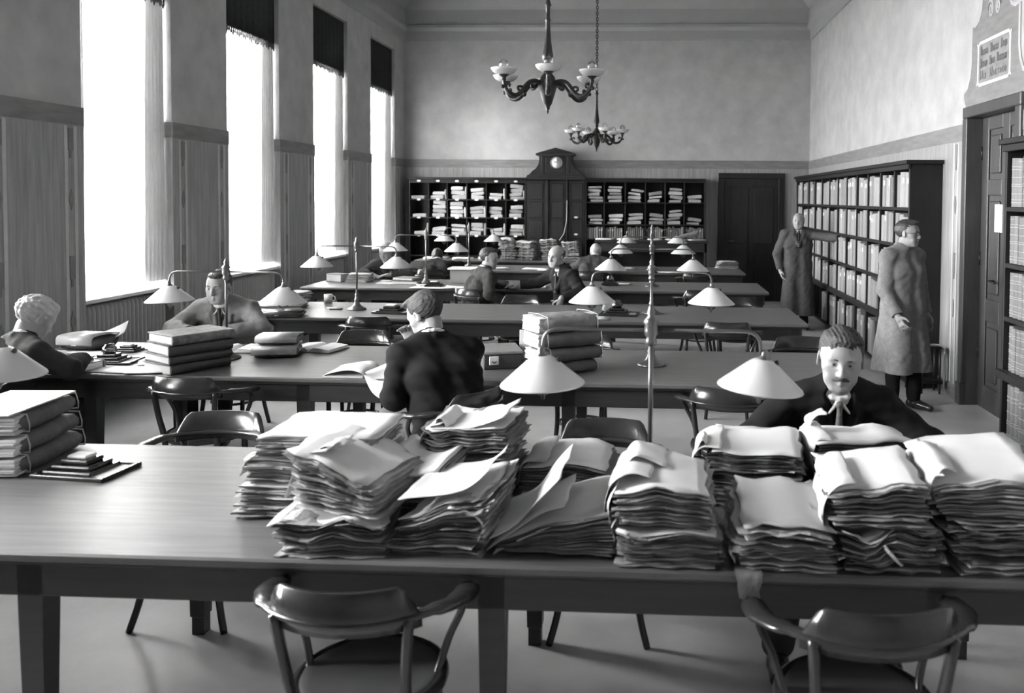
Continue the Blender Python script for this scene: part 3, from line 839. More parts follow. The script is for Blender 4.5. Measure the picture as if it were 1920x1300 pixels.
# ================================================================ BENTWOOD ARMCHAIRS
def make_chair():
    root = thing('armchair', 'x', 'chair')
    s = MB().lathe([(.0001, .442), (.195, .442), (.208, .45), (.208, .462), (.19, .468), (.17, .462), (.0001, .458)], 40)
    s.build('seat', SEATW, root)
    MB().tube([(.212 * cos(a), .212 * sin(a), .449) for a in [2 * pi * i / 40 for i in range(40)]], .017, 8, flat=1.25, closed=True, up=(0, 0, 1)).build('seat_ring', CHAIR, root)
    MB().tube([(.165 * cos(a), .165 * sin(a) - .01, .235) for a in [2 * pi * i / 32 for i in range(32)]], .010, 8, closed=True).build('leg_ring', CHAIR, root)
    for sx in (-1, 1):
        MB().tube(spline([(sx * .165, .135, .44), (sx * .158, .15, .30), (sx * .17, .175, .14), (sx * .205, .205, 0)], 5), [.020, .019, .019, .018, .018, .018, .017, .017, .017, .016, .016, .015, .015, .015, .015, .014], 10).build('leg', CHAIR, root)
        MB().tube(spline([(sx * .185, -.225, .745), (sx * .170, -.205, .60), (sx * .158, -.165, .44), (sx * .155, -.17, .25), (sx * .175, -.235, 0)], 5), .019, 10, flat=.8).build('leg', CHAIR, root)
        MB().tube(spline([(sx * .285, -.02, .712), (sx * .262, .03, .64), (sx * .225, .045, .56), (sx * .20, .03, .48), (sx * .19, .0, .445)], 6), .012, 10).build('arm_support', CHAIR, root)
    # horseshoe arm rail: flat paddles in front, bent round the back
    pts = []
    for t in [i / 16 for i in range(17)]:
        a = pi * (1 + t)
        pts.append((.287 * cos(a), -.02 + .243 * sin(a), .718 + .024 * min(1, 1.6 * sin(pi * t))))
    path = [(-.262, .045, .712), (-.283, .025, .713)] + pts + [(.283, .025, .713), (.262, .045, .712)]
    path = spline(path, 3); n = len(path)
    rs = []
    for i in range(n):
        e = min(i, n - 1 - i)
        rs.append(.012 if e == 0 else .030 if e < 3 else .038 if e < 10 else .032 if e < 16 else .024)
    MB().tube(path, rs, 12, flat=.45, up=(0, 0, 1)).build('arm_rail', CHAIR, root)
    # curved back board standing on the rail
    v = []; f = []; nn = 22
    for side in (0, 1):
        for i in range(nn + 1):
            t = i / nn; a = pi * (1.235 + .53 * t)
            rr = .287 - .016 * side
            e = min(1, min(t, 1 - t) * nn / 3.0)
            h = .004 + .102 * (e * e * (3 - 2 * e)) ** .6
            x, y = rr * cos(a), -.02 + (.243 + .014 - .016 * side) * sin(a)
            v += [(x, y, .708), (x * 1.0, y - .004, .742), (x * .995, y - .008 - .1 * h, .744 + h * .86)]
    W_ = 3; S_ = (nn + 1) * W_
    for side in (0, 1):
        for i in range(nn):
            for k in range(2):
                a = side * S_ + i * W_ + k; f.append((a, a + 1, a + W_ + 1, a + W_))
    for i in range(nn):
        for k in (0, 2):
            a = i * W_ + k; f.append((a, a + W_, S_ + a + W_, S_ + a))
    for i in (0, nn):
        for k in range(2):
            a = i * W_ + k; f.append((a, a + 1, S_ + a + 1, S_ + a))
    o = MB().add(v, f, True).build('backrest', CHAIR, root)
    # brass nails round the seat edge
    nl = MB()
    for i in range(14):
        a = R(-62) + R(9) * i * .9
        nl.sphere((.212 * cos(a - .1), .212 * sin(a - .1), .4635), .005, 6)
    o = nl.build('seat_nails', BRASS, root); o['kind'] = 'stuff'
    return root
CH0 = make_chair()
_ch = [0]
def chair(x, y, deg, label):
    """deg 0 faces +Y (into the room); the seat centre stands at x, y"""
    o = CH0 if _ch[0] == 0 else copy_tree(CH0)
    _ch[0] += 1
    o.location = (x, y, 0); o.rotation_euler = (0, 0, R(deg))
    return tag(o, label, 'chair', 'bentwood armchairs at the reading tables')
Yn = lambda k, d=.02: TY[k] - .22 + d          # chair pushed in at the near side
Yf = lambda k, d=0: TY[k] + TD + .10 + d
chair(-.82, 2.415, -1, 'empty bentwood armchair nearest the camera, left of the table leg')
chair(.585, 2.385, 5, 'empty bentwood armchair nearest the camera on the right, under the hanging scrap of paper')
chair(-2.02, Yf(0), 182, 'bentwood armchair behind the foreground table, back rail rising beside the left paper stack')
chair(-.21, Yf(0), 180, 'bentwood armchair behind the foreground table beside the lamp pole')
chair(.80, Yf(0, .18), 180, 'bentwood armchair of the moustached man')
chair(-2.66, 4.90, -2, 'empty bentwood armchair in front of the stack of four ledgers')
chair(-1.12, 4.60, 56, 'bentwood armchair of the young reader at the second table')
chair(.46, 4.86, -12, 'empty bentwood armchair at the second table below the right lamp shade')
chair(-3.80, 4.60, -16, 'bentwood armchair of the old man writing at the left edge')
chair(-3.33, Yf(1, .40), 178, 'bentwood armchair of the boy in the light jacket')
chair(-2.19, Yf(1), 184, 'empty bentwood armchair behind the second table beside the open book')
chair(-.50, Yf(1, -.05), 178, 'empty bentwood armchair behind the second table by the tied bundles')
chair(1.12, Yf(1), 180, 'empty bentwood armchair behind the second table at its right end')
chair(-2.46, 7.39, 3, 'empty bentwood armchair at the near side of the third table, left of the reader')
chair(.655, 7.36, -3, 'empty bentwood armchair at the near side of the third table, right of the lamp')
chair(-1.38, Yf(2), 180, 'empty bentwood armchair behind the third table, left of the turned men')
chair(.86, Yf(2, .05), 180, 'empty bentwood armchair behind the third table at its right part')
chair(-1.98, 9.66, -30, 'bentwood armchair of the profile man at the fourth table')
chair(-.92, 9.62, 55, 'bentwood armchair of the bald man looking at the camera')
chair(.55, 9.86, 5, 'empty bentwood armchair at the near side of the fourth table')
chair(-3.55, Yf(3, .26), 180, 'bentwood armchair of the reader in front of the last window')
chair(-.86, 12.18, -4, 'bentwood armchair of the bald man seen from behind')
chair(-3.18, 12.14, 4, 'bentwood armchair of the dark-haired man hunched at the fifth table')
chair(.65, 12.34, 0, 'empty bentwood armchair at the near side of the far fifth table')

# ================================================================ DESK LAMPS
def lathe_mesh(prof, n, mat, name):
    me = MB().lathe(prof, n).mesh(name); me.materials.append(mat); return me
LB = lathe_mesh([(.0001, 0), (.088, 0), (.090, .008), (.084, .016), (.062, .024), (.040, .040), (.028, .062), (.022, .085), (.026, .095), (.020, .105), (.015, .13), (.019, .145), (.013, .16), (.009, .165), (.009, .2)], 28, BRASS, 'lamp_base')
LP = lathe_mesh([(.009, .19), (.009, .585)], 14, BRASS, 'pole')
LJ = lathe_mesh([(.0105, .555), (.019, .56), (.021, .575), (.016, .585), (.024, .597), (.026, .612), (.022, .63), (.028, .64), (.022, .652), (.012, .662), (.015, .675), (.009, .69), (.003, .705)], 16, BRASS, 'joint')
SHP = [(.028, .100), (.040, .094), (.056, .082), (.15, .002), (.153, -.004), (.150, -.003), (.053, .078), (.038, .089), (.028, .094)]
LS = lathe_mesh(SHP, 40, ENAMEL, 'lamp_shade')
for p_ in LS.polygons: pass
LK = lathe_mesh([(.0001, .175), (.010, .17), (.014, .16), (.014, .15), (.022, .145), (.027, .13), (.026, .108), (.036, .104), (.036, .094), (.0001, .094)], 18, BRASS, 'socket')
LU = lathe_mesh([(.0001, .09), (.016, .085), (.017, .055), (.03, .035), (.040, .008), (.038, -.018), (.024, -.037), (.008, -.046), (.006, -.058), (.0001, -.062)], 20, BULB, 'bulb')
LF = MB().tube(spline([(-.012, 0, .05), (-.016, 0, 0), (-.006, .01, -.018), (.006, -.01, -.018), (.016, 0, 0), (.012, 0, .05)], 4), .0018, 4).mesh('filament'); LF.materials.append(STEEL)
def arm_mesh(s):
    me = MB().tube([(s * .02, 0, .612)] + [Vector(q) for q in bez((s * .31, 0, .612), (s * .365, 0, .612), (s * .385, 0, .60), (s * .388, 0, .555), 8)] + [(s * .388, 0, .53)], .0066, 10).mesh('arm')
    me.materials.append(BRASS); return me
ARM = {1: arm_mesh(1), -1: arm_mesh(-1)}
KEY = MB().lathe([(.003, 0), (.004, .03), (.011, .034), (.011, .042), (.003, .045)], 10, Matrix.Rotation(pi / 2, 4, 'Y')).mesh('switch_key'); KEY.materials.append(IRON)
def lamp(x, k, label, dz=0.0, rz=0.0, tilt=(0, 0)):
    root = thing('desk_lamp', label, 'lamp', (x, TY[k] + TD / 2, TZ), rz, 'two-armed desk lamps on the reading tables')
    put('lamp_base', LB, root)
    put('pole', LP, root, None, None, (1, 1, 1 + dz / .58))
    put('joint', LJ, root, (0, 0, dz))
    for i, s in enumerate((-1, 1)):
        a = put('arm', ARM[s], root, (0, 0, dz))
        tl_ = (0, tilt[i], 0)
        sk = put('socket', LK, a, (s * .388, 0, .375), tl_)
        put('switch_key', KEY, a, (s * .388 + .02, 0, .375 + .125))
        put('lamp_shade', LS, root, (s * .388, 0, .415 + dz), tl_)
        bu = put('bulb', LU, root, (s * .388, 0, .415 + dz), tl_)
        put('filament', LF, bu)
    return root
lamp(0.0, 0, 'two-armed desk lamp on the foreground table among the paper piles', .01, 0, (-.03, .09))
lamp(-2.80, 0, 'two-armed desk lamp at the left edge of the foreground table', .01, 0, (0, .05))
lamp(0.0, 1, 'two-armed desk lamp on the second table behind the tied bundles', .0, 0, (0, .02))
lamp(-2.835, 1, 'two-armed desk lamp in front of the boy in the light jacket', -.03, 0, (-.03, .02))
lamp(0.0, 2, 'two-armed desk lamp right of the inkstand on the third table', .0, 0, (.03, .03))
lamp(-2.835, 2, 'two-armed desk lamp on the third table before the window wall', -.0, 0)
lamp(0.0, 3, 'two-armed desk lamp on the fourth table, right of the bald man', .0, 0)
lamp(-2.835, 3, 'two-armed desk lamp on the fourth table among loose papers', .0, 0)
lamp(0.0, 4, 'two-armed desk lamp on the farthest lamp-lit table, right of the bald back', .0, 0)
lamp(-2.835, 4, 'two-armed desk lamp behind the profile man on the far table', .0, 0)

# ================================================================ CHANDELIERS
def make_chandelier():
    root = thing('chandelier', 'x', 'chandelier')
    # z = 0 at the bowl rims
    MB().lathe([(.004, -.345), (.006, -.335), (.012, -.325), (.008, -.315), (.022, -.295), (.018, -.285), (.036, -.26), (.055, -.20), (.075, -.13), (.085, -.10), (.092, -.095), (.085, -.08), (.072, -.07), (.06, -.03), (.035, .0), (.03, .03)], 20).build('hub', IRON, root)
    MB().lathe([(.022, .0), (.018, .04), (.028, .06), (.032, .07), (.026, .09), (.044, .12), (.048, .15), (.040, .19), (.030, .26), (.022, .36), (.018, .44), (.026, .45), (.018, .465), (.018, .56), (.030, .575), (.022, .60), (.012, .63)], 18).build('stem', IRON, root)
    n = 14
    ln = MB().tube([(.017 * cos(a), 0, .030 * sin(a)) for a in [2 * pi * i / n for i in range(n)]], .0065, 6, closed=True).mesh('chain_link'); ln.materials.append(IRON)
    z = .655
    i = 0
    while z < ZTOP - 2.93 - .12:
        put('chain_link', ln, root, (0, 0, z), (0, 0, (i % 2) * pi / 2)); z += .046; i += 1
    MB().lathe([(.012, ZTOP - 2.93 - .14), (.03, ZTOP - 2.93 - .12), (.06, ZTOP - 2.93 - .04), (.1, ZTOP - 2.93 - .02), (.1, ZTOP - 2.93)], 18).build('ceiling_rose', IRON, root)
    arm = MB()
    arm.tube(spline([(.05, 0, -.10), (.11, 0, -.075), (.17, 0, -.085), (.215, 0, -.125), (.25, 0, -.17), (.30, 0, -.205), (.35, 0, -.20), (.395, 0, -.165), (.415, 0, -.12), (.42, 0, -.075)], 5), [.030] * 4 + [.026] * 14 + [.024] * 16 + [.018] * 12, 10, flat=.8)
    arm.tube(spline([(.225, 0, -.145), (.255, 0, -.13), (.285, 0, -.135), (.29, 0, -.155), (.275, 0, -.16)], 4), .011, 8)
    arm.tube(spline([(.10, 0, -.10), (.13, 0, -.125), (.155, 0, -.125), (.155, 0, -.105)], 4), .012, 8)
    arm.tube(spline([(.40, 0, -.135), (.375, 0, -.115), (.362, 0, -.125), (.370, 0, -.142)], 4), .010, 8)
    arm.sphere((.232, 0, -.165), .024, 8); arm.sphere((.428, 0, -.145), .018, 8)
    am = arm.mesh('arm'); am.materials.append(IRON)
    cu = MB().lathe([(.012, -.10), (.022, -.085), (.016, -.075), (.026, -.062), (.040, -.052), (.044, -.047), (.03, -.044)], 14).mesh('bowl_holder'); cu.materials.append(IRON)
    bo = MB().lathe([(.028, -.048), (.06, -.044), (.085, -.030), (.102, -.010), (.108, .004), (.1065, .006), (.099, -.006), (.081, -.025), (.058, -.038), (.028, -.042)], 28, cap=False).mesh('bowl'); bo.materials.append(OPAL)
    bu = MB().lathe([(.014, -.035), (.018, -.005), (.033, .012), (.040, .035), (.034, .058), (.018, .073), (.006, .078), (.004, .090), (.0001, .094)], 18).mesh('bulb'); bu.materials.append(BULB)
    so = MB().lathe([(.018, -.045), (.018, -.01), (.014, -.006), (.008, .02), (.0001, .022)], 12).mesh('socket'); so.materials.append(CARD)
    for k in range(6):
        a = R(-90 + 8 + 60 * k)
        ao = put('arm', am, root, None, (0, 0, a))
        put('bowl_holder', cu, ao, (.42, 0, 0)); put('socket', so, ao, (.42, 0, 0))
        put('bowl', bo, root, (.42 * cos(a), .42 * sin(a), 0)); put('bulb', bu, root, (.42 * cos(a), .42 * sin(a), 0))
    return root
c1 = make_chandelier()
c1.location = (-.90, 7.2, 2.93)
tag(c1, 'large dark bronze chandelier with six white glass bowls, hanging nearer', 'chandelier', 'bronze chandeliers')
c2 = copy_tree(c1)
c2.location = (-.90, 13.5, 2.955); c2.rotation_euler = (0, 0, R(14))
tag(c2, 'small-looking far bronze chandelier with white bowls above the clock', 'chandelier', 'bronze chandeliers')
# ================================================================ PAPERS
def sheaf(label, loc, w_, d_, h_, rz=0, n=22, seed=1, deform=None, tone=(.45, 1.0), rag=.012, top=1.0, group=None, flaps=(), wave=.004, name='paper_bundle', topn=1, nx=9, ny=6):
    """a heap of old sheets; local x width, y depth; deform(x, y, z, u, v, q) bends the whole heap"""
    root = thing(name, label, 'papers', loc, rz, group)
    rg = random.Random(seed)
    if nx > 6: n = int(n * 1.7)
    ts = [rg.choice([.4, .6, .8, 1, 1.4, 2.2]) for _ in range(n)]; S_ = sum(ts); z = 0
    low = MB(); up = MB(); PH = [rg.uniform(0, 6.3) for _ in range(4)]
    for li in range(n):
        t = ts[li] / S_ * h_
        b = up if li >= n - topn else low
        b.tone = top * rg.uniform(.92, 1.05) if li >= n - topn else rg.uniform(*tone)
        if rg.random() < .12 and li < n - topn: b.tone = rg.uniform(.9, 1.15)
        dx, dy = rg.gauss(0, rag * .6), rg.gauss(0, rag * .6); sw, sd = 1 + rg.gauss(0, rag * 1.5), 1 + rg.gauss(0, rag * 1.5)
        ph = [a_ + rg.gauss(0, .35 if li < n - topn - 2 else .04) for a_ in PH]; am = wave * .8 * (rg.uniform(.7, 1.2) if li < n - topn - 2 else 1)
        rot_ = rg.gauss(0, .02)
        V = []
        for s in (0, 1):
            for j in range(ny + 1):
                for i in range(nx + 1):
                    u, v = i / nx * 2 - 1, j / ny * 2 - 1
                    x, y = u * w_ / 2 * sw + dx, v * d_ / 2 * sd + dy
                    e = max(abs(u), abs(v))
                    if e > .99:
                        x += rag * .45 * sin(v * 7 + ph[0]) * (abs(u) > .99) + rg.gauss(0, rag * .12); y += rag * .45 * sin(u * 8 + ph[1]) * (abs(v) > .99) + rg.gauss(0, rag * .12)
                    zz = z + (t * .96 if s else 0)
                    if e > .99: zz += (.5 - s) * t * .35
                    q = zz / h_
                    zz += am * q * (sin(u * 3.1 + ph[2]) + sin(v * 2.7 + ph[3]) + .8 * e * e * sin(u * 6 + v * 5 + ph[0]))
                    x, y = x - rot_ * y, y + rot_ * x
                    if deform: x, y, zz = deform(x, y, zz, 2 * x / w_, 2 * y / d_, q)
                    V.append((x, y, max(zz, .0005)))
        F_ = []; W1 = nx + 1; S1 = W1 * (ny + 1)
        for s in (0, 1):
            for j in range(ny):
                for i in range(nx):
                    a = s * S1 + j * W1 + i; F_.append((a, a + 1, a + W1 + 1, a + W1) if s else (a, a + W1, a + W1 + 1, a + 1))
        ring = [i for i in range(nx)] + [nx + j * W1 for j in range(ny)] + [ny * W1 + nx - i for i in range(nx)] + [(ny - j) * W1 for j in range(ny)]
        for k in range(len(ring)):
            a, c_ = ring[k], ring[(k + 1) % len(ring)]; F_.append((a, c_, S1 + c_, S1 + a))
        b.add(V, F_, li >= n - topn)
        z += t
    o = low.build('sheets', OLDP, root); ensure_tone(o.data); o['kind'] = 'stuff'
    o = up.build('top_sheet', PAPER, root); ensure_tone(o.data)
    for fl in flaps: flap(root, *fl)
    return root
def flap(parent, path, y0, y1, tone=1.0, name='loose_sheet', skew=0, thick=.0025, mat=None):
    """one bent sheet: path of (x, z) swept over y"""
    P = spline([(a, 0, c_) for a, c_ in path], 4); n = len(P); ny = 5; V = []; F_ = []
    for s in (0, 1):
        for j in range(ny + 1):
            y = y0 + (y1 - y0) * j / ny
            for i, p_ in enumerate(P):
                V.append((p_.x + .004 * sin(j * 2 + i * .5), y + skew * i / n + .004 * sin(i * .9 + j), p_.z + s * thick + .003 * sin(j * 1.7 + i * .4)))
    S1 = n * (ny + 1)
    for s in (0, 1):
        for j in range(ny):
            for i in range(n - 1):
                a = s * S1 + j * n + i; F_.append((a, a + 1, a + n + 1, a + n))
    for j in range(ny):
        for i in (0, n - 1): a = j * n + i; F_.append((a, a + n, S1 + a + n, S1 + a))
    for i in range(n - 1):
        for j in (0, ny): a = j * n + i; F_.append((a, a + 1, S1 + a + 1, S1 + a))
    b = MB(); b.tone = tone; b.add(V, F_, True)
    o = b.build(name, mat or PAPER, parent); ensure_tone(o.data); return o

GP = 'paper bundles heaped on the foreground table'
# --- front row, left to right (z on the table top)
d_slump = lambda x, y, z, u, v, q: (x + .05 * q + .012 * sin(z * 60), y + .05 * q * (1), z + .02 * q * u)
sheaf('crumpled lower bundle of old papers at the left end of the front heap', (-.975, 2.66, TZ), .31, .36, .105, R(3), 20, 11, lambda x, y, z, u, v, q: (x + .02 * sin(z * 70), y, z + .012 * q * sin(u * 5)), (.3, .95), .016, .8, GP, wave=.008)
sheaf('tilted bundle on the left end of the front heap, pale sheet on top', (-.935, 2.70, TZ + .112), .27, .36, .095, R(-9), 18, 12,
      lambda x, y, z, u, v, q: (x - .03 * q, y, z + .045 * (1 - u) * .5 * (.3 + q) + .035 * q * (1 - u) * .5), (.3, .9), .014, 1.0, GP,
      flaps=[([(-.20, .02), (-.17, .10), (-.12, .165), (-.05, .185)], -.15, .02, .8), ([(-.16, .09), (-.09, .18), (-.03, .178)], -.12, .0, .7)], wave=.008)
o = sheaf('curled pale sheets rising behind the tilted left bundle', (-.77, 2.90, TZ), .20, .30, .17, R(-6), 10, 14, lambda x, y, z, u, v, q: (x, y, z + .04 * q * u * u), (.3, .8), .01, 1.0, GP, wave=.006)
sheaf('slanting bundle under an upcurled pale sheet, second heap of the front row', (-.635, 2.68, TZ), .27, .36, .175, R(-4), 24, 15,
      lambda x, y, z, u, v, q: (x + .03 * q, y, z * (.80 + .16 * u) + .045 * q * q * max(0, u) ** 2 + .012 * sin(u * 3 + 1) * q), (.3, .85), .016, 1.0, GP,
      flaps=[([(-.12, .165), (.0, .182), (.09, .205), (.145, .25)], -.18, .15, 1.08), ([(.04, .15), (.11, .135), (.15, .10), (.135, .06)], -.19, -.05, .9)], wave=.010)
sheaf('fanned bundle sliding sideways with one sheet sticking up, middle of the front row', (-.27, 2.70, TZ), .34, .36, .165, R(-2), 30, 16,
      lambda x, y, z, u, v, q: (x - .05 * q * (1 - u) * .5 + .03 * q, y, z * (.62 + .36 * u - .10 * u * u) + .01), (.3, .9), .014, .7, GP,
      flaps=[([(-.235, .035), (-.19, .058), (-.12, .10), (-.06, .175), (.005, .245)], -.19, .16, 1.05), ([(-.22, .01), (-.14, .07), (-.05, .13), (.02, .16)], -.185, .1, .75),
             ([(-.20, .0), (-.11, .05), (.0, .10), (.10, .12)], -.188, .1, .9)], wave=.006)
sheaf('upright stack of old papers with white top sheet below the near lamp pole, lower half', (.055, 2.64, TZ), .285, .35, .105, R(1), 22, 17, lambda x, y, z, u, v, q: (x + .006 * sin(z * 90), y, z + .006 * q * sin(u * 4)), (.3, .9), .014, .8, GP, wave=.006)
sheaf('upright stack of old papers with white top sheet below the near lamp pole, upper half', (.05, 2.645, TZ + .112), .275, .34, .12, R(-2), 20, 18,
      lambda x, y, z, u, v, q: (x - .01 * q, y, z + .012 * q * sin(u * 3 + 2)), (.35, .9), .014, 1.05, GP,
      flaps=[([(-.175, -.03), (-.185, .03), (-.17, .09), (-.145, .135), (-.10, .15), (-.04, .138)], -.14, .10, 1.05), ([(-.165, .0), (-.17, .06), (-.14, .12)], -.165, -.06, 1.0),
             ([(-.13, .132), (-.10, .165), (-.06, .16), (.0, .14)], -.02, .16, 1.0), ([(-.15, -.05), (-.16, -.01), (-.14, .02)], -.17, .08, 1.0)], wave=.006)
sheaf('low ragged bundle of old papers with a scrap hanging over the table edge', (.395, 2.62, TZ), .265, .34, .155, R(-3), 24, 19,
      lambda x, y, z, u, v, q: (x + .01 * sin(z * 55), y, z * (1 + .06 * v) + .008 * q * sin(u * 4)), (.3, .9), .018, .62, GP,
      flaps=[([(-.135, .02), (-.15, .045), (-.125, .075)], -.17, -.02, 1.0)], wave=.010)
hs = thing('paper_scrap', 'torn scrap of paper hanging over the front edge of the foreground table', 'paper', (.29, T1, TZ))
V = []; F_ = []
for s in (0, 1):
    for j in range(6):
        t = j / 5; yy, zz = [(.06, .006), (.02, .006), (-.006, .004), (-.012, -.02), (-.014, -.045), (-.013, -.068)][j]
        for i in range(6):
            x = (i / 5 - .5) * (.07 + .01 * sin(j)) + .004 * sin(j * 3)
            V.append((x, yy - s * .002, zz + s * .001 - (.008 * sin(i * 2.5) if j == 5 else 0)))
for s in (0, 1):
    for j in range(5):
        for i in range(5): a = s * 36 + j * 6 + i; F_.append((a, a + 1, a + 7, a + 6))
b = MB(); b.tone = .5; b.add(V, F_, True); o = b.build('scrap_sheet', OLDP, hs); ensure_tone(o.data)
sheaf('crumpled bundle under the white-topped stack left of the last front stack', (.705, 2.64, TZ), .275, .35, .115, R(2), 22, 21,
      lambda x, y, z, u, v, q: (x + .01 * sin(z * 60), y, z * (1 + .10 * u) + .012 * q * sin(u * 5 + 1)), (.25, .85), .020, .8, GP, flaps=[([(-.03, .085), (-.01, .06), (.02, .03)], -.195, -.185, 1.0)], wave=.011)
sheaf('white-topped upper bundle left of the last front stack', (.70, 2.66, TZ + .122), .27, .36, .125, R(-5), 20, 22,
      lambda x, y, z, u, v, q: (x - .02 * q, y, z + .018 * u * q), (.25, .8), .014, 1.06, GP,
      flaps=[([(-.15, -.06), (-.175, .0), (-.165, .07), (-.13, .128), (-.08, .135)], -.185, .12, .95), ([(-.15, -.07), (-.19, -.02), (-.20, .03)], -.1, .1, .9), ([(-.13, -.09), (-.08, -.075), (-.03, -.09)], -.205, -.15, 1.05)], wave=.006)
sheaf('tall old paper stack at the right picture edge, lower half', (1.06, 2.66, TZ), .30, .37, .15, R(-2), 26, 23,
      lambda x, y, z, u, v, q: (x + .012 * sin(z * 50) - .02 * q, y, z * (1 + .05 * u) + .010 * q * sin(u * 4)), (.25, .9), .020, .8, GP, wave=.010)
sheaf('tall old paper stack at the right picture edge, wide white sheet on top', (1.03, 2.70, TZ + .157), .32, .42, .125, R(-6), 20, 24,
      lambda x, y, z, u, v, q: (x, y, z + .022 * u * q + .012 * v * q), (.25, .85), .014, 1.06, GP,
      flaps=[([(-.20, .03), (-.19, .07), (-.165, .115), (-.14, .125)], -.21, .16, .95), ([(-.185, .05), (-.15, .135), (-.10, .13)], -.2, .1, .85)], wave=.006)
# --- back row
sheaf('broad stack of large old files standing left behind the front heap, lower part', (-1.165, 2.93, TZ), .44, .34, .115, R(1), 16, 31, lambda x, y, z, u, v, q: (x, y, z), (.5, 1.0), .016, .8, GP, wave=.005)
sheaf('broad stack of large old files standing left behind the front heap, middle part', (-1.155, 2.94, TZ + .121), .43, .34, .075, R(-1), 8, 32, None, (.35, .8), .014, .9, GP, wave=.004,
      flaps=[([(-.235, .015), (-.225, .05), (-.19, .08)], -.172, .1, 1.0)])
sheaf('broad stack of large old files standing left behind the front heap, topmost file', (-1.135, 2.94, TZ + .202), .40, .33, .075, R(1), 7, 33, None, (.35, .7), .010, .75, GP, wave=.003)
sheaf('tall leaning stack in the back row under a curled white sheet', (-.665, 3.16, TZ), .29, .34, .245, R(-4), 30, 34,
      lambda x, y, z, u, v, q: (x + .012 * sin(z * 45), y, z * (1 + .05 * u * u)), (.25, .75), .018, .9, GP,
      flaps=[([(-.14, .245), (-.05, .25), (.05, .262), (.155, .305)], -.17, .1, 1.08), ([(-.16, .14), (-.165, .2), (-.13, .25), (-.08, .27)], -.165, .0, 1.05), ([(-.13, .255), (-.09, .285), (-.06, .25)], -.16, .05, 1.0)], wave=.009)
sheaf('low grey file in the back row with a folded end, beside the lamp pole', (-.30, 3.19, TZ), .31, .34, .125, R(-3), 12, 35,
      lambda x, y, z, u, v, q: (x, y, z - .02 * q * u * u), (.3, .8), .012, .8, GP,
      flaps=[([(-.175, .04), (-.17, .09), (-.14, .125), (-.07, .132)], -.17, .15, .62)], wave=.005)
sheaf('dark-edged back-row bundle with crumpled white wrapping at its left end', (.39, 3.13, TZ), .31, .36, .20, R(-7), 22, 36, lambda x, y, z, u, v, q: (x, y, z), (.15, .45), .014, 1.0, GP,
      flaps=[([(-.23, .10), (-.22, .17), (-.18, .205), (-.12, .21)], -.17, .12, 1.1), ([(-.27, .06), (-.24, .12), (-.20, .13), (-.17, .10)], -.18, -.02, 1.1),
             ([(-.30, .03), (-.26, .09), (-.22, .08), (-.18, .14)], -.2, -.08, 1.1), ([(-.22, .16), (-.19, .225), (-.165, .19)], -.15, -.02, 1.1)], wave=.004)
o = sheaf('pale folder with an upturned flap in front of the moustached man', (.775, 3.22, TZ), .36, .30, .215, R(3), 8, 37, lambda x, y, z, u, v, q: (x, y, z - .012 * (1 + v) * q + .02 * q * (u > .2) * (1 - abs(u - .55) * 2)), (.10, .3), .008, 1.0, GP,
      flaps=[([(-.19, .09), (-.195, .17), (-.17, .218), (-.12, .22)], -.15, .1, 1.1), ([(-.165, .215), (-.16, .245), (-.13, .265), (-.10, .272)], .02, .1, 1.1)], wave=.003)

# ---------------------------------------------------------------- tied bundles
def soft_box(b, w_, d_, h_, seed, bulge=.06, n=6, nz=3, noise=.006):
    """rounded, slightly bulging packet"""
    rg = random.Random(seed); ph = [rg.uniform(0, 6) for _ in range(6)]
    V = []; idx = {}
    def vert(u, v, q):
        k = (round(u, 4), round(v, 4), round(q, 4))
        if k in idx: return idx[k]
        ex = 1 - .10 * (abs(v) ** 6) - .08 * abs(2 * q - 1) ** 4; ey = 1 - .06 * (abs(u) ** 6) - .08 * abs(2 * q - 1) ** 4
        x = u * w_ / 2 * ex; y = v * d_ / 2 * ey
        z = q * h_ + bulge * h_ * (2 * q - 1) * (1 - u * u) * (1 - v * v) - (2 * q - 1) * .10 * h_ * max(abs(u), abs(v)) ** 6
        nn = noise * sin(u * 5 + ph[0] + q * 4) * sin(v * 4 + ph[1])
        idx[k] = len(V); V.append((x + nn, y + nn * .7, max(0, z + nn * .6))); return idx[k]
    F_ = []
    for i in range(n):
        for j in range(n):
            u0, u1, v0, v1 = i / n * 2 - 1, (i + 1) / n * 2 - 1, j / n * 2 - 1, (j + 1) / n * 2 - 1
            for q in (0, 1): F_.append([vert(u0, v0, q), vert(u1, v0, q), vert(u1, v1, q), vert(u0, v1, q)])
    for i in range(n):
        for k in range(nz):
            a0, a1, q0, q1 = i / n * 2 - 1, (i + 1) / n * 2 - 1, k / nz, (k + 1) / nz
            for e in (-1, 1):
                F_.append([vert(a0, e, q0), vert(a1, e, q0), vert(a1, e, q1), vert(a0, e, q1)])
                F_.append([vert(e, a0, q0), vert(e, a1, q0), vert(e, a1, q1), vert(e, a0, q1)])
    b.add(V, F_, True)
WRAP = M('wrapping_paper', .105, .75, var=.25, scale=9, bump=.3)
WRAPL = M('pale_wrapping', .20, .75, var=.25, scale=9, bump=.3)
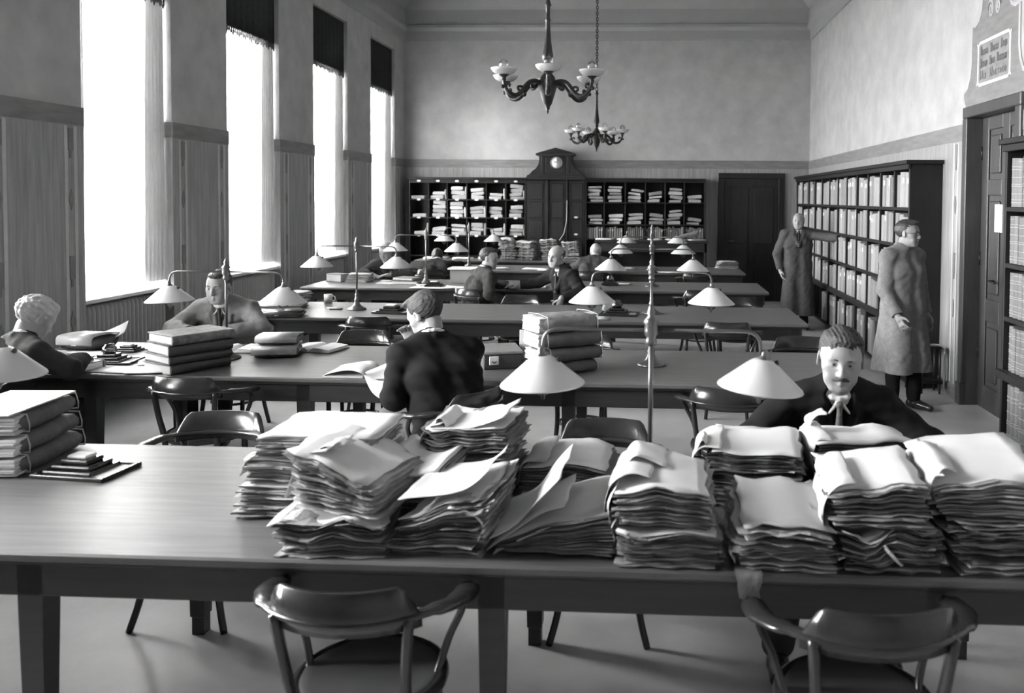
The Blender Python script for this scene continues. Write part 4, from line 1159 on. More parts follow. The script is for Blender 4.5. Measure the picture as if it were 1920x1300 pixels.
def tied(label, loc, w_, d_, h_, rz, seed, group, mat=None, ends=True):
    root = thing('tied_bundle', label, 'bundle', loc, rz, group)
    b = MB(); soft_box(b, w_, d_, h_, seed, .06 if ends else .02, noise=.006 if ends else .012); b.build('wrapper', mat or WRAP, root)
    if ends:      # open end of folded sheets towards -x
        e = MB(); rg = random.Random(seed); z = .006; 
        while z < h_ - .014:
            t = rg.uniform(.006, .016); e.tone = rg.uniform(.75, 1.1)
            j = rg.uniform(-.006, .006)
            e.bbox(-w_ / 2 - .010 + j, -w_ / 2 + .06, -d_ / 2 + .012 + rg.uniform(0, .01), d_ / 2 - .012 - rg.uniform(0, .012), z, z + t * .9, .002); z += t
        o = e.build('sheet_ends', PAPER, root); ensure_tone(o.data); o['kind'] = 'stuff'
    e = .006
    for xs in (-.12 * w_ / .3, .26 * w_ / .6):
        loop = [(xs, -d_ / 2 - e, .01), (xs, -d_ / 2 - e, h_ * .5), (xs, -d_ / 2 + .004, h_ + .002), (xs + .004, 0, h_ * 1.06 + .004), (xs, d_ / 2 - .004, h_ + .002), (xs, d_ / 2 + e, h_ * .5), (xs, d_ / 2 + e, .01), (xs, 0, .002)]
        MB().tube(loop, .003, 5, closed=True).build('string', STRING, root)
    return root
GT = 'tied bundles stacked on the second table'
for i, (dx, hh, rr, sc) in enumerate(((0, .072, 8, .97), (.015, .085, 12, 1.04), (.01, .092, 9, 1.05), (-.01, .10, 12, 1.0))):
    z = TZ + [0, .075, .163, .258][i]
    tied(['lowest', 'second lowest', 'second highest', 'topmost'][i] + ' string-tied document bundle in the stack behind the near left lamp shade', (-.555 + dx, 5.30, z), .42 * sc, .27, hh, R(rr + 22), 40 + i, GT, WRAPL if i == 3 else WRAP)
GL = 'tied bundles at the left end of the foreground table'
for i in range(3):
    tied(['lowest', 'middle', 'topmost, white-covered'][i] + ' tied bundle left of the inkstand tray on the foreground table', (-2.58 - .01 * i, 3.30, TZ + [0, .076, .156][i]), .44, .30, .074, R(90 + 5 + 2 * i), 50 + i, GL, WRAP)
o = MB(); o.tone = 1.05; o.bbox(-.14, .14, -.21, .21, 0, .006, .002)
o = o.build('cover_sheet', PAPER, None, (-2.60, 3.28, TZ + .239)); o.rotation_euler = (0, 0, R(4)); ensure_tone(o.data)
tag(o, 'white cover sheet lying on the tied bundles at the left edge', 'paper')

# ---------------------------------------------------------------- ink stands
def inkstand(label, loc, rz, tray=True, sc=1.0, glass=False):
    root = thing('inkstand', label, 'inkstand', loc, rz)
    root.scale = (sc,) * 3
    if tray:
        for nm, a in (('tray_rim', (-.155, .155, -.11, -.092, 0, .016)), ('tray_rim', (-.155, .155, .092, .11, 0, .016)), ('tray_rim', (-.155, -.137, -.092, .092, 0, .016)), ('tray_rim', (.137, .155, -.092, .092, 0, .016))):
            MB().bbox(*a, .003).build(nm, CHAIR, root)
        MB().box(-.14, .14, -.095, .095, 0, .006).build('tray_floor', CHAIR, root)
        MB().box(.055, .13, -.08, .085, .006, .009).build('blotter_paper', CARD, root)
    b = MB(); z = .006
    for w_, d_, h_ in ((.105, .085, .018), (.085, .066, .016), (.060, .046, .018)):
        b.bbox(-w_ - .02, w_ - .02, -d_, d_, z, z + h_, .005); z += h_
    b.build('stepped_base', CHAIR, root)
    if glass:
        MB().lathe([(.0001, z), (.036, z), (.045, z + .015), (.042, z + .04), (.028, z + .055), (.030, z + .062), (.0001, z + .064)], 16, Matrix.Translation((-.02, 0, 0))).build('glass_well', GLASSINK, root)
        MB().lathe([(.0001, z + .004), (.028, z + .004), (.030, z + .03), (.0001, z + .03)], 14, Matrix.Translation((-.02, 0, 0))).build('ink', INK, root)
    else:
        MB().bbox(-.062, .022, -.032, .032, z, z + .014, .005).build('lid', CARD, root)
    return root
inkstand('dark stepped inkstand in a rimmed tray on the bare left part of the foreground table', (-2.21, 3.18, TZ), R(-6))
inkstand('stepped inkstand with a round glass well beside the writing old man', (-3.50, 5.30, TZ), R(6), glass=True)
inkstand('small stepped inkstand behind the glass-topped one on the second table', (-3.62, 5.68, TZ), R(0), tray=False, sc=.75)
inkstand('dark stepped inkstand left of the young reader on the third table', (-2.42, 7.80, TZ), R(-8), sc=1.1)
inkstand('dark stepped inkstand beside a white crumpled paper on the third table', (-.30, 7.86, TZ), R(-5), glass=True, sc=1.15)
inkstand('small dark inkstand in front of the bald man on the fourth table', (-.50, 10.55, TZ), 0, tray=False, glass=True)
inkstand('dark inkstand among the sheets before the profile man', (-2.62, 10.12, TZ), 0, tray=False)

# ---------------------------------------------------------------- books, boxes, cases on the tables
def ledger(label, loc, w_, d_, t, rz, cov=None, group=None):
    """closed book lying flat: spine at +x, page edges on the other sides"""
    root = thing('ledger', label, 'book', loc, rz, group)
    cov = cov or LEATH
    MB().bbox(-w_ / 2, w_ / 2, -d_ / 2, d_ / 2, 0, .006, .002).build('cover', cov, root)
    MB().bbox(-w_ / 2, w_ / 2, -d_ / 2, d_ / 2, t - .006, t, .002).build('cover', cov, root)
    n = 8; out = [(w_ / 2 - .004, 0), (w_ / 2 - .004, t)]
    arc = [(w_ / 2 - .004 + .018 * sin(pi * i / n), t / 2 - t / 2 * cos(pi * i / n)) for i in range(n + 1)]
    b = MB().prism(arc, -d_ / 2, d_ / 2, 'y'); b.build('spine', cov, root)
    MB().bbox(-w_ / 2 + .008, w_ / 2 - .004, -d_ / 2 + .007, d_ / 2 - .007, .006, t - .006, .001).build('page_block', PAGES, root)
    return root
GS = 'ledgers stacked on the second table'
for i, (t, cov) in enumerate(((.062, LEATH), (.05, LEATH), (.066, LEATH), (.058, LEATHM))):
    z = TZ + [0, .063, .114, .181][i]
    ledger(['lowest', 'second lowest', 'second highest', 'topmost, marble-covered'][i] + ' thick ledger in the stack left of the desk lamp', (-2.93 + .01 * i, 5.17, z), .29, .40, t, R(-32 + [4, 0, -3, 0][i]), cov, GS)
ledger('thick book under the arm of the writing old man', (-3.60, 5.06, TZ), .20, .28, .05, R(80), LEATHM)
def sheet(label, x, y, w_, d_, rz, z=TZ, tone=1.0, h=.0025, name='paper_sheet', group=None):
    b = MB(); b.tone = tone; V = []; F_ = []; n = 4; rg = random.Random(int(x * 1000 + y * 77)); k1, k2 = rg.uniform(0, 6), rg.uniform(0, 6)
    for s in (0, 1):
        for j in range(n + 1):
            for i in range(n + 1):
                u, v = i / n - .5, j / n - .5; V.append((u * w_, v * d_, .001 + .004 * (1 + sin(u * 5 + k1) * sin(v * 5 + k2)) * (abs(u) + abs(v)) + s * h))
    for s in (0, 1):
        for j in range(n):
            for i in range(n): a = s * 25 + j * 5 + i; F_.append((a, a + 1, a + 6, a + 5))
    ring = [0, 1, 2, 3, 4, 9, 14, 19, 24, 23, 22, 21, 20, 15, 10, 5]
    for k in range(16): a, c_ = ring[k], ring[(k + 1) % 16]; F_.append((a, c_, 25 + c_, 25 + a))
    b.add(V, F_, True); o = b.build(name, PAPER, None, (x, y, z)); ensure_tone(o.data); o.rotation_euler = (0, 0, rz)
    return tag(o, label, 'paper', group)
sheet('white sheets at the table edge left of the ledger stack', -3.27, 5.06, .42, .20, R(-3))
sheet('white sheet sticking out under the ledger stack', -3.10, 5.02, .22, .16, R(12), TZ + .004)
sheet('loose white sheet beside the glass inkwell', -3.26, 5.34, .16, .22, R(30))
sheet('long white sheet behind the inkstands near the radiator', -3.45, 5.85, .5, .2, R(4))
sheet('white sheet between the two inkstands of the old man', -3.80, 5.55, .3, .2, R(20))
o = sheet('crumpled white paper lying in front of the first radiator', -3.92, 5.93, .22, .2, R(20), TZ + .03); o.rotation_euler = (R(20), R(-25), R(15)); o.location.z = TZ + .075
def fold_case(label, loc, w_, d_, h_, rz, mat, cat='case', name='leather_case', flapm=None):
    root = thing(name, label, cat, loc, rz)
    b = MB(); soft_box(b, w_, d_, h_, int(abs(loc[0]) * 100), .10); b.build('case_body', mat, root)
    n = 8; V = []
    path = [(-d_ / 2 - .006, h_ * .35), (-d_ / 2 - .008, h_ * .8), (-d_ / 2 + .02, h_ * 1.08), (0, h_ * 1.12), (d_ / 2 - .01, h_ * 1.03)]
    P = spline([(0, a, c_) for a, c_ in path], 3); F_ = []
    for s in (0, 1):
        for p_ in P:
            for x in (-w_ / 2 * .97, w_ / 2 * .97): V.append((x, p_.y, p_.z + s * .004))
    m_ = len(P)
    for s in (0, 1):
        for i in range(m_ - 1): a = s * 2 * m_ + i * 2; F_.append((a, a + 1, a + 3, a + 2))
    for i in range(m_ - 1):
        for e in (0, 1): a = i * 2 + e; F_.append((a, a + 2, 2 * m_ + a + 2, 2 * m_ + a))
    F_ += [(0, 1, 2 * m_ + 1, 2 * m_), (2 * m_ - 2, 2 * m_ - 1, 4 * m_ - 1, 4 * m_ - 2)]
    MB().add(V, F_, True).build('flap', flapm or mat, root)
    MB().bbox(-.02, .02, -d_ / 2 - .014, -d_ / 2 - .006, h_ * .35, h_ * .5, .002).build('clasp', STEEL, root)
    return root
GLOSSL = M('shiny_leather', .06, .25, var=.4, scale=10)
LIGHTL = M('light_leather', .30, .35, var=.25, scale=10)
fold_case('lower leather document case in the pair right of the lamp base', (-2.55, 5.62, TZ), .30, .24, .07, R(14), GLOSSL, flapm=LIGHTL)
fold_case('upper leather document case in the pair right of the lamp base', (-2.54, 5.64, TZ + .082), .28, .22, .055, R(10), GLOSSL, flapm=LIGHTL)
fold_case('domed leather briefcase lying behind the writing old man', (-4.0, 5.80, TZ), .30, .26, .09, R(-8), GLOSSL, flapm=LIGHTL)
fold_case('dark leather portfolio lying on the third table in front of the paper heap', (-3.36, 7.47, TZ), .42, .22, .05, R(8), GLOSSL)
def open_book(label, loc, w_, d_, h_, rz, name='open_book', tones=(1, 1), lift=0):
    root = thing(name, label, 'book', loc, rz)
    MB().bbox(-w_ - .01, w_ + .01, -d_ / 2 - .008, d_ / 2 + .008, 0, .005, .002).build('cover', LEATH, root)
    for s in (-1, 1):
        n = 10; up = [(s * w_ * i / n, .005 + h_ * (1 - (i / n)) ** .0 * (sin(min(1, i / n * 3.0) * pi / 2) * (1 - .45 * (i / n)))) for i in range(n + 1)]
        out = up + [(s * w_, .005), (0, .005)]
        b = MB(); b.tone = tones[0 if s < 0 else 1]; b.prism(out, -d_ / 2, d_ / 2, 'y')
        o = b.build('page_block', PAPER, root); ensure_tone(o.data)
    return root
open_book('open book right of the leather cases on the second table', (-2.36, 5.86, TZ), .16, .24, .035, R(-12))
open_book('open book the boy in the light jacket leans over', (-2.90, 5.78, TZ), .15, .22, .03, R(6))
open_book('large open book the bald man leans on', (-1.50, 10.12, TZ), .22, .30, .03, R(8))
# flat dark case with a lock
bx = thing('document_case', 'dark flat case with a small lock beside the young reader', 'case', (-.985, 5.44, TZ), R(18))
MB().bbox(-.125, .125, -.16, .16, 0, .092, .006).build('case_body', M('case_cloth', .045, .5, var=.2, scale=30), bx)
MB().bbox(-.13, .13, -.165, .165, .092, .112, .006).build('case_lid', M('case_lid_cloth', .16, .45, var=.2, scale=20), bx)
MB().bbox(-.09, -.03, -.172, -.16, .03, .085, .003).build('lock_plate', CARD, bx)
MB().tube([(-.075, -.176, .055), (-.06, -.182, .045), (-.045, -.176, .055)], .004, 6).build('hasp', IRON, bx)
o = MB().bbox(-.085, .085, -.006, .006, 0, .20, .002).build('white_board', CARD, None, (-.80, 5.62, TZ)); o.rotation_euler = (R(-8), 0, R(6))
tag(o, 'white card standing between the dark case and the tied bundles', 'card')
# third table
for i in range(4):
    sheaf(['lowest', 'second', 'third', 'topmost'][i] + ' folded file in the loose heap under the left lamp shade of the third table', (-3.62 + .03 * i, 8.08 + .02 * i, TZ + i * .038), .42 - .05 * i, .26, .034, R(8 - 6 * i), 5, 60 + i, None, (.5, 1), .012, 1, 'files in the heap on the third table', nx=5, ny=4)
mg = thing('enamel_mug', 'white enamel mug on the third table beside the loose heap', 'mug', (-3.30, 8.45, TZ))
MB().lathe([(.0001, 0), (.04, 0), (.042, .09), (.039, .09), (.037, .006), (.0001, .006)], 20).build('cup', WHITEP, mg)
MB().tube(spline([(.04, 0, .075), (.068, 0, .065), (.068, 0, .03), (.041, 0, .02)], 4), .005, 6).build('handle', WHITEP, mg)
pt = thing('pen_tray', 'small dark pen tray left of the desk lamp on the third table', 'tray', (-3.03, 7.95, TZ))
MB().bbox(-.06, .06, -.02, .02, 0, .012, .003).build('tray_body', CHAIR, pt)
MB().tube([(-.09, .004, .018), (.07, -.002, .017)], .0035, 6).build('pen', CARD, pt)
o = sheet('crumpled white paper beside the inkstand on the third table', -.40, 8.0, .14, .14, .3, TZ + .05); o.rotation_euler = (.9, .5, .3)
sheet('white sheets in front of the inkstand on the third table', -.62, 7.93, .2, .16, R(5)); sheet('large pale sheet at the front edge behind the tied bundles', -.55, 7.62, .36, .22, R(-3), tone=.8)
# fourth table
ledger('box-shaped packet at the window end of the fourth table', (-4.02, 10.62, TZ), .18, .24, .10, R(70), LEATHM)
for i in range(4): sheaf(['lowest', 'second', 'third', 'topmost'][i] + ' thin file in the pile near the window end of the fourth table', (-3.74 + .01 * i, 10.62, TZ + i * .028), .28, .22, .025, R(6 * i - 8), 4, 70 + i, None, (.7, 1), .008, 1, 'thin files on the fourth table', nx=4, ny=3)
sheet('white sheet left of the books on the fourth table', -3.35, 10.72, .28, .2, R(5), TZ); sheet('white sheet at the elbow of the far window reader', -3.30, 10.45, .26, .18, R(-14))
ledger('lower dark book lying on the fourth table before the window reader', (-3.06, 10.45, TZ), .26, .34, .045, R(84)); ledger('upper open-edged book lying on the fourth table before the window reader', (-3.08, 10.50, TZ + .046), .22, .30, .03, R(70), LEATHM)
sheet('large white sheet at the front edge of the fourth table', -2.62, 9.98, .52, .2, R(-4)); sheet('large white sheet beside the profile man', -2.32, 10.05, .34, .22, R(3), TZ + .003); sheet('small white sheet under the far left lamp', -2.78, 10.25, .22, .2, R(20), TZ + .002)
cr = thing('archive_box', 'light grey lidded archive box behind the profile man', 'box', (-2.38, 10.66, TZ), 0)
MB().bbox(-.17, .17, -.11, .11, 0, .17, .004).build('box_body', M('box_card', .26, .7), cr); MB().bbox(-.20, .20, -.13, .13, .17, .195, .006).build('box_lid', CARD, cr)
sheet('white papers between the two turned men', -1.80, 10.30, .26, .16, R(8)); sheet('white paper at the far side right of the bald man', -.35, 10.7, .18, .12, 0)
# fifth table, narrow table and standing desk
for k, (x, y, w_) in enumerate(((-3.45, 13.05, .4), (-2.95, 13.15, .3), (-2.35, 12.8, .34), (-1.75, 12.75, .4), (-1.35, 12.7, .3), (-.4, 13.0, .3))):
    sheet('white sheets on the far fifth table, %s from the windows' % ordn[k], x, y, w_, .2, R(10 * (k % 3) - 8), h=.012)
o = sheet('white sheet hanging over the front edge of the fifth table', -1.62, 12.47, .16, .25, 0, TZ + .014); 
for i in range(5): sheaf(['lowest', 'second', 'third', 'fourth', 'topmost'][i] + ' thin file in the pile at the right end of the far fifth table', (1.18, 13.30, TZ + i * .024), .36 - .02 * i, .24, .022, R(5 * i - 8), 4, 80 + i, None, (.55, 1), .012, .9, 'thin files on the fifth table', nx=4, ny=3)
for i, (x, hh, rr) in enumerate(((-2.52, .38, 4), (-2.18, .33, -10), (-1.80, .36, 8), (-1.42, .32, 0))):
    z = TZ
    o = sheaf('tall white paper stack on the narrow table by the pigeonholes, %s from the windows' % ordn[i], (x, 14.70, z), .27, .30, hh, R(rr), 12, 90 + i, lambda x, y, z, u, v, q: (x + .02 * sin(z * 14), y, z), (.75, 1.15), .02, 1.1, 'white stacks by the pigeonholes', nx=6, ny=4, wave=.012)
    for xs in (-.05, .06): MB().tube([(xs, -.165, .004), (xs + .004, -.168, hh * .5), (xs, -.16, hh + .004), (xs, 0, hh + .016), (xs, .16, hh + .004), (xs, .168, hh * .5), (xs, .165, .004)], .004, 5).build('string', STRING, o)
for k, (x, w_, y) in enumerate(((-3.8, .4, 14.7), (-3.3, .36, 14.6), (-2.9, .3, 14.75))): sheet('white papers on the narrow table, %s heap from the windows' % ordn[k], x, y, w_, .26, R(8 * k), h=.03)
for k, (x, w_) in enumerate(((-.80, .30), (-.42, .34), (.05, .25), (.42, .36), (.75, .3))): sheet('white papers on the standing desk, %s heap from the clock side' % ordn[k], x, 14.72, w_, .26, R(9 * k - 20), 1.147, h=.018)
ls = thing('leaning_file', 'slanting grey file lying on the standing desk by the back door', 'papers', (.62, 14.78, 1.17), R(12)); b = MB(); soft_box(b, .42, .26, .06, 5); o = b.build('file_body', WRAPL, ls); o.rotation_euler = (0, R(-14), 0); o.location.z = .03
# low rolling stand at the end of the long bookcase
st_ = thing('low_stand', 'low dark stand with a bent metal rail at the end of the long bookcase', 'stand', (2.70, 8.33, 0))
MB().bbox(-.10, .12, -.10, .10, .10, .13, .004).build('lower_board', CASEW, st_); MB().bbox(-.12, .10, -.10, .10, .44, .465, .004).build('upper_board', CASEW, st_)
for x in (-.08, .09):
    for y in (-.08, .08): MB().tube([(x, y, 0), (x, y, .45)], .011, 8).build('post', IRON, st_)
MB().tube(spline([(-.1, -.11, .475), (.05, -.11, .48), (.115, -.11, .45), (.125, -.11, .38), (.12, -.11, .06)], 5), .013, 8).build('bent_rail', STEEL, st_)
# ================================================================ PEOPLE
class Field:
    """signed distance grid with smooth unions; surface() returns a closed quad mesh"""
    def __init__(s, lo, hi, res):
        s.res = res; s.lo = np.array(lo) - 3 * res
        s.n = np.ceil((np.array(hi) + 3 * res - s.lo) / res).astype(int) + 1
        s.d = np.full(s.n, 1.0, np.float32)
        s.ax = [s.lo[i] + res * np.arange(s.n[i]) for i in range(3)]
    def _reg(s, lo, hi):
        a = np.maximum(np.floor((lo - s.lo) / s.res).astype(int), 0); b = np.minimum(np.ceil((hi - s.lo) / s.res).astype(int) + 1, s.n)
        if np.any(b <= a): return None
        sl = tuple(slice(a[i], b[i]) for i in range(3))
        g = np.meshgrid(*[s.ax[i][sl[i]] for i in range(3)], indexing='ij')
        return sl, g
    def _mix(s, sl, e, k, op):
        c = s.d[sl]
        if op == '+':
            if k > 0:
                h = np.clip(.5 + .5 * (c - e) / k, 0, 1); s.d[sl] = c + (e - c) * h - k * h * (1 - h)
            else: s.d[sl] = np.minimum(c, e)
        elif op == '-':
            if k > 0:
                h = np.clip(.5 - .5 * (c + e) / k, 0, 1); s.d[sl] = c + (-e - c) * h + k * h * (1 - h)
            else: s.d[sl] = np.maximum(c, -e)
        else: s.d[sl] = np.maximum(c, e)
    def cap(s, a, b, ra, rb=None, k=.02, op='+', sq=None):
        rb = ra if rb is None else rb
        a, b = np.array(a, float), np.array(b, float); m = max(ra, rb) + max(k, 3 * s.res)
        if sq is not None: m *= 1.2
        r = s._reg(np.minimum(a, b) - m, np.maximum(a, b) + m)
        if r is None: return
        sl, g = r; ba = b - a; L2 = max(ba @ ba, 1e-9)
        p = [g[i] - a[i] for i in range(3)]
        t = np.clip((p[0] * ba[0] + p[1] * ba[1] + p[2] * ba[2]) / L2, 0, 1)
        e = np.sqrt(sum((p[i] - t * ba[i]) ** 2 for i in range(3))) - (ra + (rb - ra) * t)
        s._mix(sl, e.astype(np.float32), k, op)
    def ell(s, c, r, Rm=None, k=.02, op='+'):
        c, r = np.array(c, float), np.array(r, float); m = r.max() + max(k, 3 * s.res)
        q = s._reg(c - m, c + m)
        if q is None: return
        sl, g = q; p = [g[i] - c[i] for i in range(3)]
        if Rm is not None:
            p = [sum(Rm[j][i] * p[j] for j in range(3)) for i in range(3)]
        k0 = np.sqrt(sum((p[i] / r[i]) ** 2 for i in range(3))); k1 = np.sqrt(sum((p[i] / r[i] ** 2) ** 2 for i in range(3)))
        s._mix(sl, (k0 * (k0 - 1) / np.maximum(k1, 1e-6)).astype(np.float32), k, op)
    def plane(s, n, c, op='&'):
        g = np.meshgrid(*s.ax, indexing='ij')
        e = (n[0] * g[0] + n[1] * g[1] + n[2] * g[2] - c).astype(np.float32)
        s.d = np.maximum(s.d, e)
    def noise(s, amp, sc, seed=0, dirv=None):
        rg = np.random.RandomState(seed); g = np.meshgrid(*s.ax, indexing='ij'); e = np.zeros(s.n, np.float32)
        for q in range(4):
            v = rg.normal(size=3) if dirv is None else np.array(dirv) + rg.normal(size=3) * .35
            v = v / np.linalg.norm(v) * sc * rg.uniform(.7, 1.5)
            e += np.sin(g[0] * v[0] + g[1] * v[1] + g[2] * v[2] + rg.uniform(0, 6)).astype(np.float32)
        s.d += amp * .5 * e
    def surface(s):
        d = s.d; n = s.n; ins = d < 0
        cs = np.zeros(tuple(n - 1), np.int8); acc = np.zeros(tuple(n - 1) + (3,), np.float32); cnt = np.zeros(tuple(n - 1), np.float32)
        sl = lambda o: tuple(slice(o[i], n[i] - 1 + o[i]) for i in range(3))
        corners = [(i, j, k) for i in (0, 1) for j in (0, 1) for k in (0, 1)]
        for c in corners: cs += ins[sl(c)]
        act = (cs > 0) & (cs < 8); I = np.argwhere(act)
        if len(I) == 0: return np.zeros((0, 3)), np.zeros((0, 4), int)
        P = np.zeros((len(I), 3)); C = np.zeros(len(I))
        for c in corners:
            for ax in range(3):
                if c[ax]: continue
                c2 = list(c); c2[ax] = 1
                da = d[I[:, 0] + c[0], I[:, 1] + c[1], I[:, 2] + c[2]]; db = d[I[:, 0] + c2[0], I[:, 1] + c2[1], I[:, 2] + c2[2]]
                m = (da < 0) != (db < 0); t = np.where(m, da / np.where(m, da - db, 1), 0)
                q = np.tile(np.array(c, float), (len(I), 1)); q[:, ax] += t
                P[m] += q[m]; C[m] += 1
        V = s.lo + s.res * (I + P / C[:, None])
        idx = np.full(tuple(n - 1), -1, np.int64); idx[act] = np.arange(len(I))
        Q = []
        for ax in range(3):
            o = [0, 0, 0]; o[ax] = 1
            a = ins[tuple(slice(0, n[i] - o[i]) for i in range(3))]; b = ins[tuple(slice(o[i], n[i]) for i in range(3))]
            E = np.argwhere(a != b)
            u, v = (ax + 1) % 3, (ax + 2) % 3
            E = E[(E[:, u] > 0) & (E[:, v] > 0) & (E[:, u] < n[u] - 1) & (E[:, v] < n[v] - 1)]
            f = []
            for du, dv in ((-1, -1), (0, -1), (0, 0), (-1, 0)):
                e = E.copy(); e[:, u] += du; e[:, v] += dv; f.append(idx[e[:, 0], e[:, 1], e[:, 2]])
            f = np.stack(f, 1); fl = ins[E[:, 0], E[:, 1], E[:, 2]]
            f[~fl] = f[~fl][:, ::-1]; Q.append(f)
        return V, np.concatenate(Q)
def field_obj(F, name, mat, parent, M4=None, loc=None):
    V, Q = F.surface()
    me = bpy.data.meshes.new(name)
    me.vertices.add(len(V)); me.vertices.foreach_set('co', V.ravel().astype(np.float32))
    me.loops.add(Q.size); me.loops.foreach_set('vertex_index', Q.ravel().astype(np.int32))
    me.polygons.add(len(Q)); me.polygons.foreach_set('loop_start', np.arange(0, Q.size, 4, dtype=np.int32))
    me.polygons.foreach_set('use_smooth', np.ones(len(Q), bool))
    me.update(calc_edges=True); me.validate(); me.materials.append(mat)
    o = put(name, me, parent)
    if M4 is not None: o.matrix_local = M4
    return o

SKIN = M('skin', .27, .5, var=.08, scale=40)
SKINP = M('skin_pale', .33, .5, var=.08, scale=40)
EYEW = M('eye_white', .30, .2, var=.02); EYED = M('eye_iris', .02, .15, var=.02); BROW = M('brow_hair', .05, .8)
HAIRD = M('hair_dark', .035, .45, var=.6, scale=60, stretch=(1, .25, 1)); HAIRM = M('hair_brown', .032, .7, var=.6, scale=60, stretch=(1, .25, 1)); HAIRG = M('hair_grey', .42, .6, var=.4, scale=60, stretch=(1, .25, 1))
SHIRT = M('shirt_white', .6, .7, var=.04, scale=12); TIE = M('tie_dark', .03, .6, var=.3, scale=60); TIES = M('tie_striped', .10, .6, var=.9, scale=40)
SHOE = M('shoe_leather', .02, .22, var=.3, scale=20)
def cloth(key, v): return M(key, v, .85, var=.22, scale=26, bump=.12, spec=.12, bscale=300)
SUITB = cloth('suit_black', .011); SUITD = cloth('suit_dark', .020); SUITG = cloth('suit_grey', .20); SUITM = cloth('suit_mid', .045); COATL = cloth('overcoat_grey', .20); LABC = cloth('work_coat', .085); TROUD = cloth('trousers_dark', .03); TROUM = cloth('trousers_mid', .11)

def eul(yaw, pitch, roll):
    """head turned left by yaw, nodded forward by pitch, tilted to its right by roll (degrees)"""
    return np.array(Matrix.Rotation(R(yaw), 3, 'Z') @ Matrix.Rotation(R(-pitch), 3, 'X') @ Matrix.Rotation(R(roll), 3, 'Y'))

def head_prims(F, hc, Rm, old=False, wide=1.0):
    T = lambda p: hc + Rm @ (np.array(p) * (wide, 1, 1))
    E = lambda c, r, k=.012, op='+', rot=None: F.ell(T(c), r, Rm if rot is None else Rm @ rot, k, op)
    E((0, -.018, .036), (.075 * wide, .097, .084), 0)
    E((0, .026, .030), (.064 * wide, .062, .062), .03)
    E((0, .026, -.022), (.066 * wide, .064, .084), .03)
    E((0, .034, -.078), (.054 * wide, .052, .040), .025)
    F.cap(T((-.024, .068, -.099)), T((.024, .068, -.099)), .015, .015, .022)
    F.cap(T((-.038, .076, .024)), T((.038, .076, .024)), .0105, None, .016)
    for s in (-1, 1):
        E((s * .048, .054, -.020), (.020, .020, .018), .022)
        E((s * .0320, .0955, .002), (.021, .0155, .0135), .010, '-')
        E((s * .0315, .0745, .002), (.0155, .0130, .0135), .004)
        E((s * .0315, .0905, .0015), (.0125, .0085, .0033), .0015, '-')
        F.cap(T((s * .012, .093, -.036)), T((s * .011, .097, -.038)), .0075, None, .008)
        ear = eul(-s * 24, 0, 0)
        E((s * .078, -.008, -.006), (.008, .020, .033), .008, '+', ear)
        E((s * .088, -.002, -.004), (.006, .011, .020), .004, '-', ear)
        E((s * .038, .066, -.058), (.022, .018, .022), .022)
    F.cap(T((0, .086, .016)), T((0, .106, -.028)), .0080, .0115, .012)
    F.cap(T((0, .103, -.034)), T((0, .105, -.035)), .0100, None, .008)
    F.cap(T((-.021, .081, -.065)), T((0, .0905, -.062)), .0050, .0062, .006); F.cap(T((.021, .081, -.065)), T((0, .0905, -.062)), .0050, .0062, .006)
    F.cap(T((-.017, .080, -.073)), T((0, .0885, -.074)), .0055, .0075, .006); F.cap(T((.017, .080, -.073)), T((0, .0885, -.074)), .0055, .0075, .006)
    F.cap(T((-.024, .090, -.0690)), T((.024, .090, -.0690)), .0022, None, .003, '-')
    E((0, .074, -.103), (.016, .013, .013), .014)

def hand_prims(F, wr, d, pn, s=1, curl=.5, k=.003):
    """d: direction of the fingers, pn: palm normal, s: +1 right hand / -1 left"""
    wr = np.array(wr, float); d = np.array(d, float); d /= np.linalg.norm(d); pn = np.array(pn, float); pn -= d * (pn @ d); pn /= np.linalg.norm(pn); t = np.cross(d, pn) * s
    F.cap(wr - d * .02, wr + d * .03, .026, .028, .012)
    for o in (-.024, -.008, .008, .024): F.cap(wr + d * .015 + t * o * .6, wr + d * .082 + t * o, .0155, .0125, .008)
    for o, L, sp in ((-.030, .062, -.10), (-.010, .074, -.03), (.010, .080, .04), (.030, .072, .11)):
        a = wr + d * .085 + t * o; d1 = d * cos(curl * .6) + pn * sin(curl * .6) + t * sp; d1 /= np.linalg.norm(d1)
        b = a + d1 * L * .52; d2 = d * cos(curl * 1.5) + pn * sin(curl * 1.5) + t * sp * .5; c = b + d2 * L * .5
        F.cap(a, b, .0086, .0080, k); F.cap(b, c, .0080, .0066, k * .6)
    a = wr + d * .022 + t * .030; b = a + (d * .6 + t * .62 + pn * .35) * .045; c = b + (d * .9 + t * .15 + pn * .3) * .034
    F.cap(a, b, .014, .0105, .01); F.cap(b, c, .0105, .008, k)

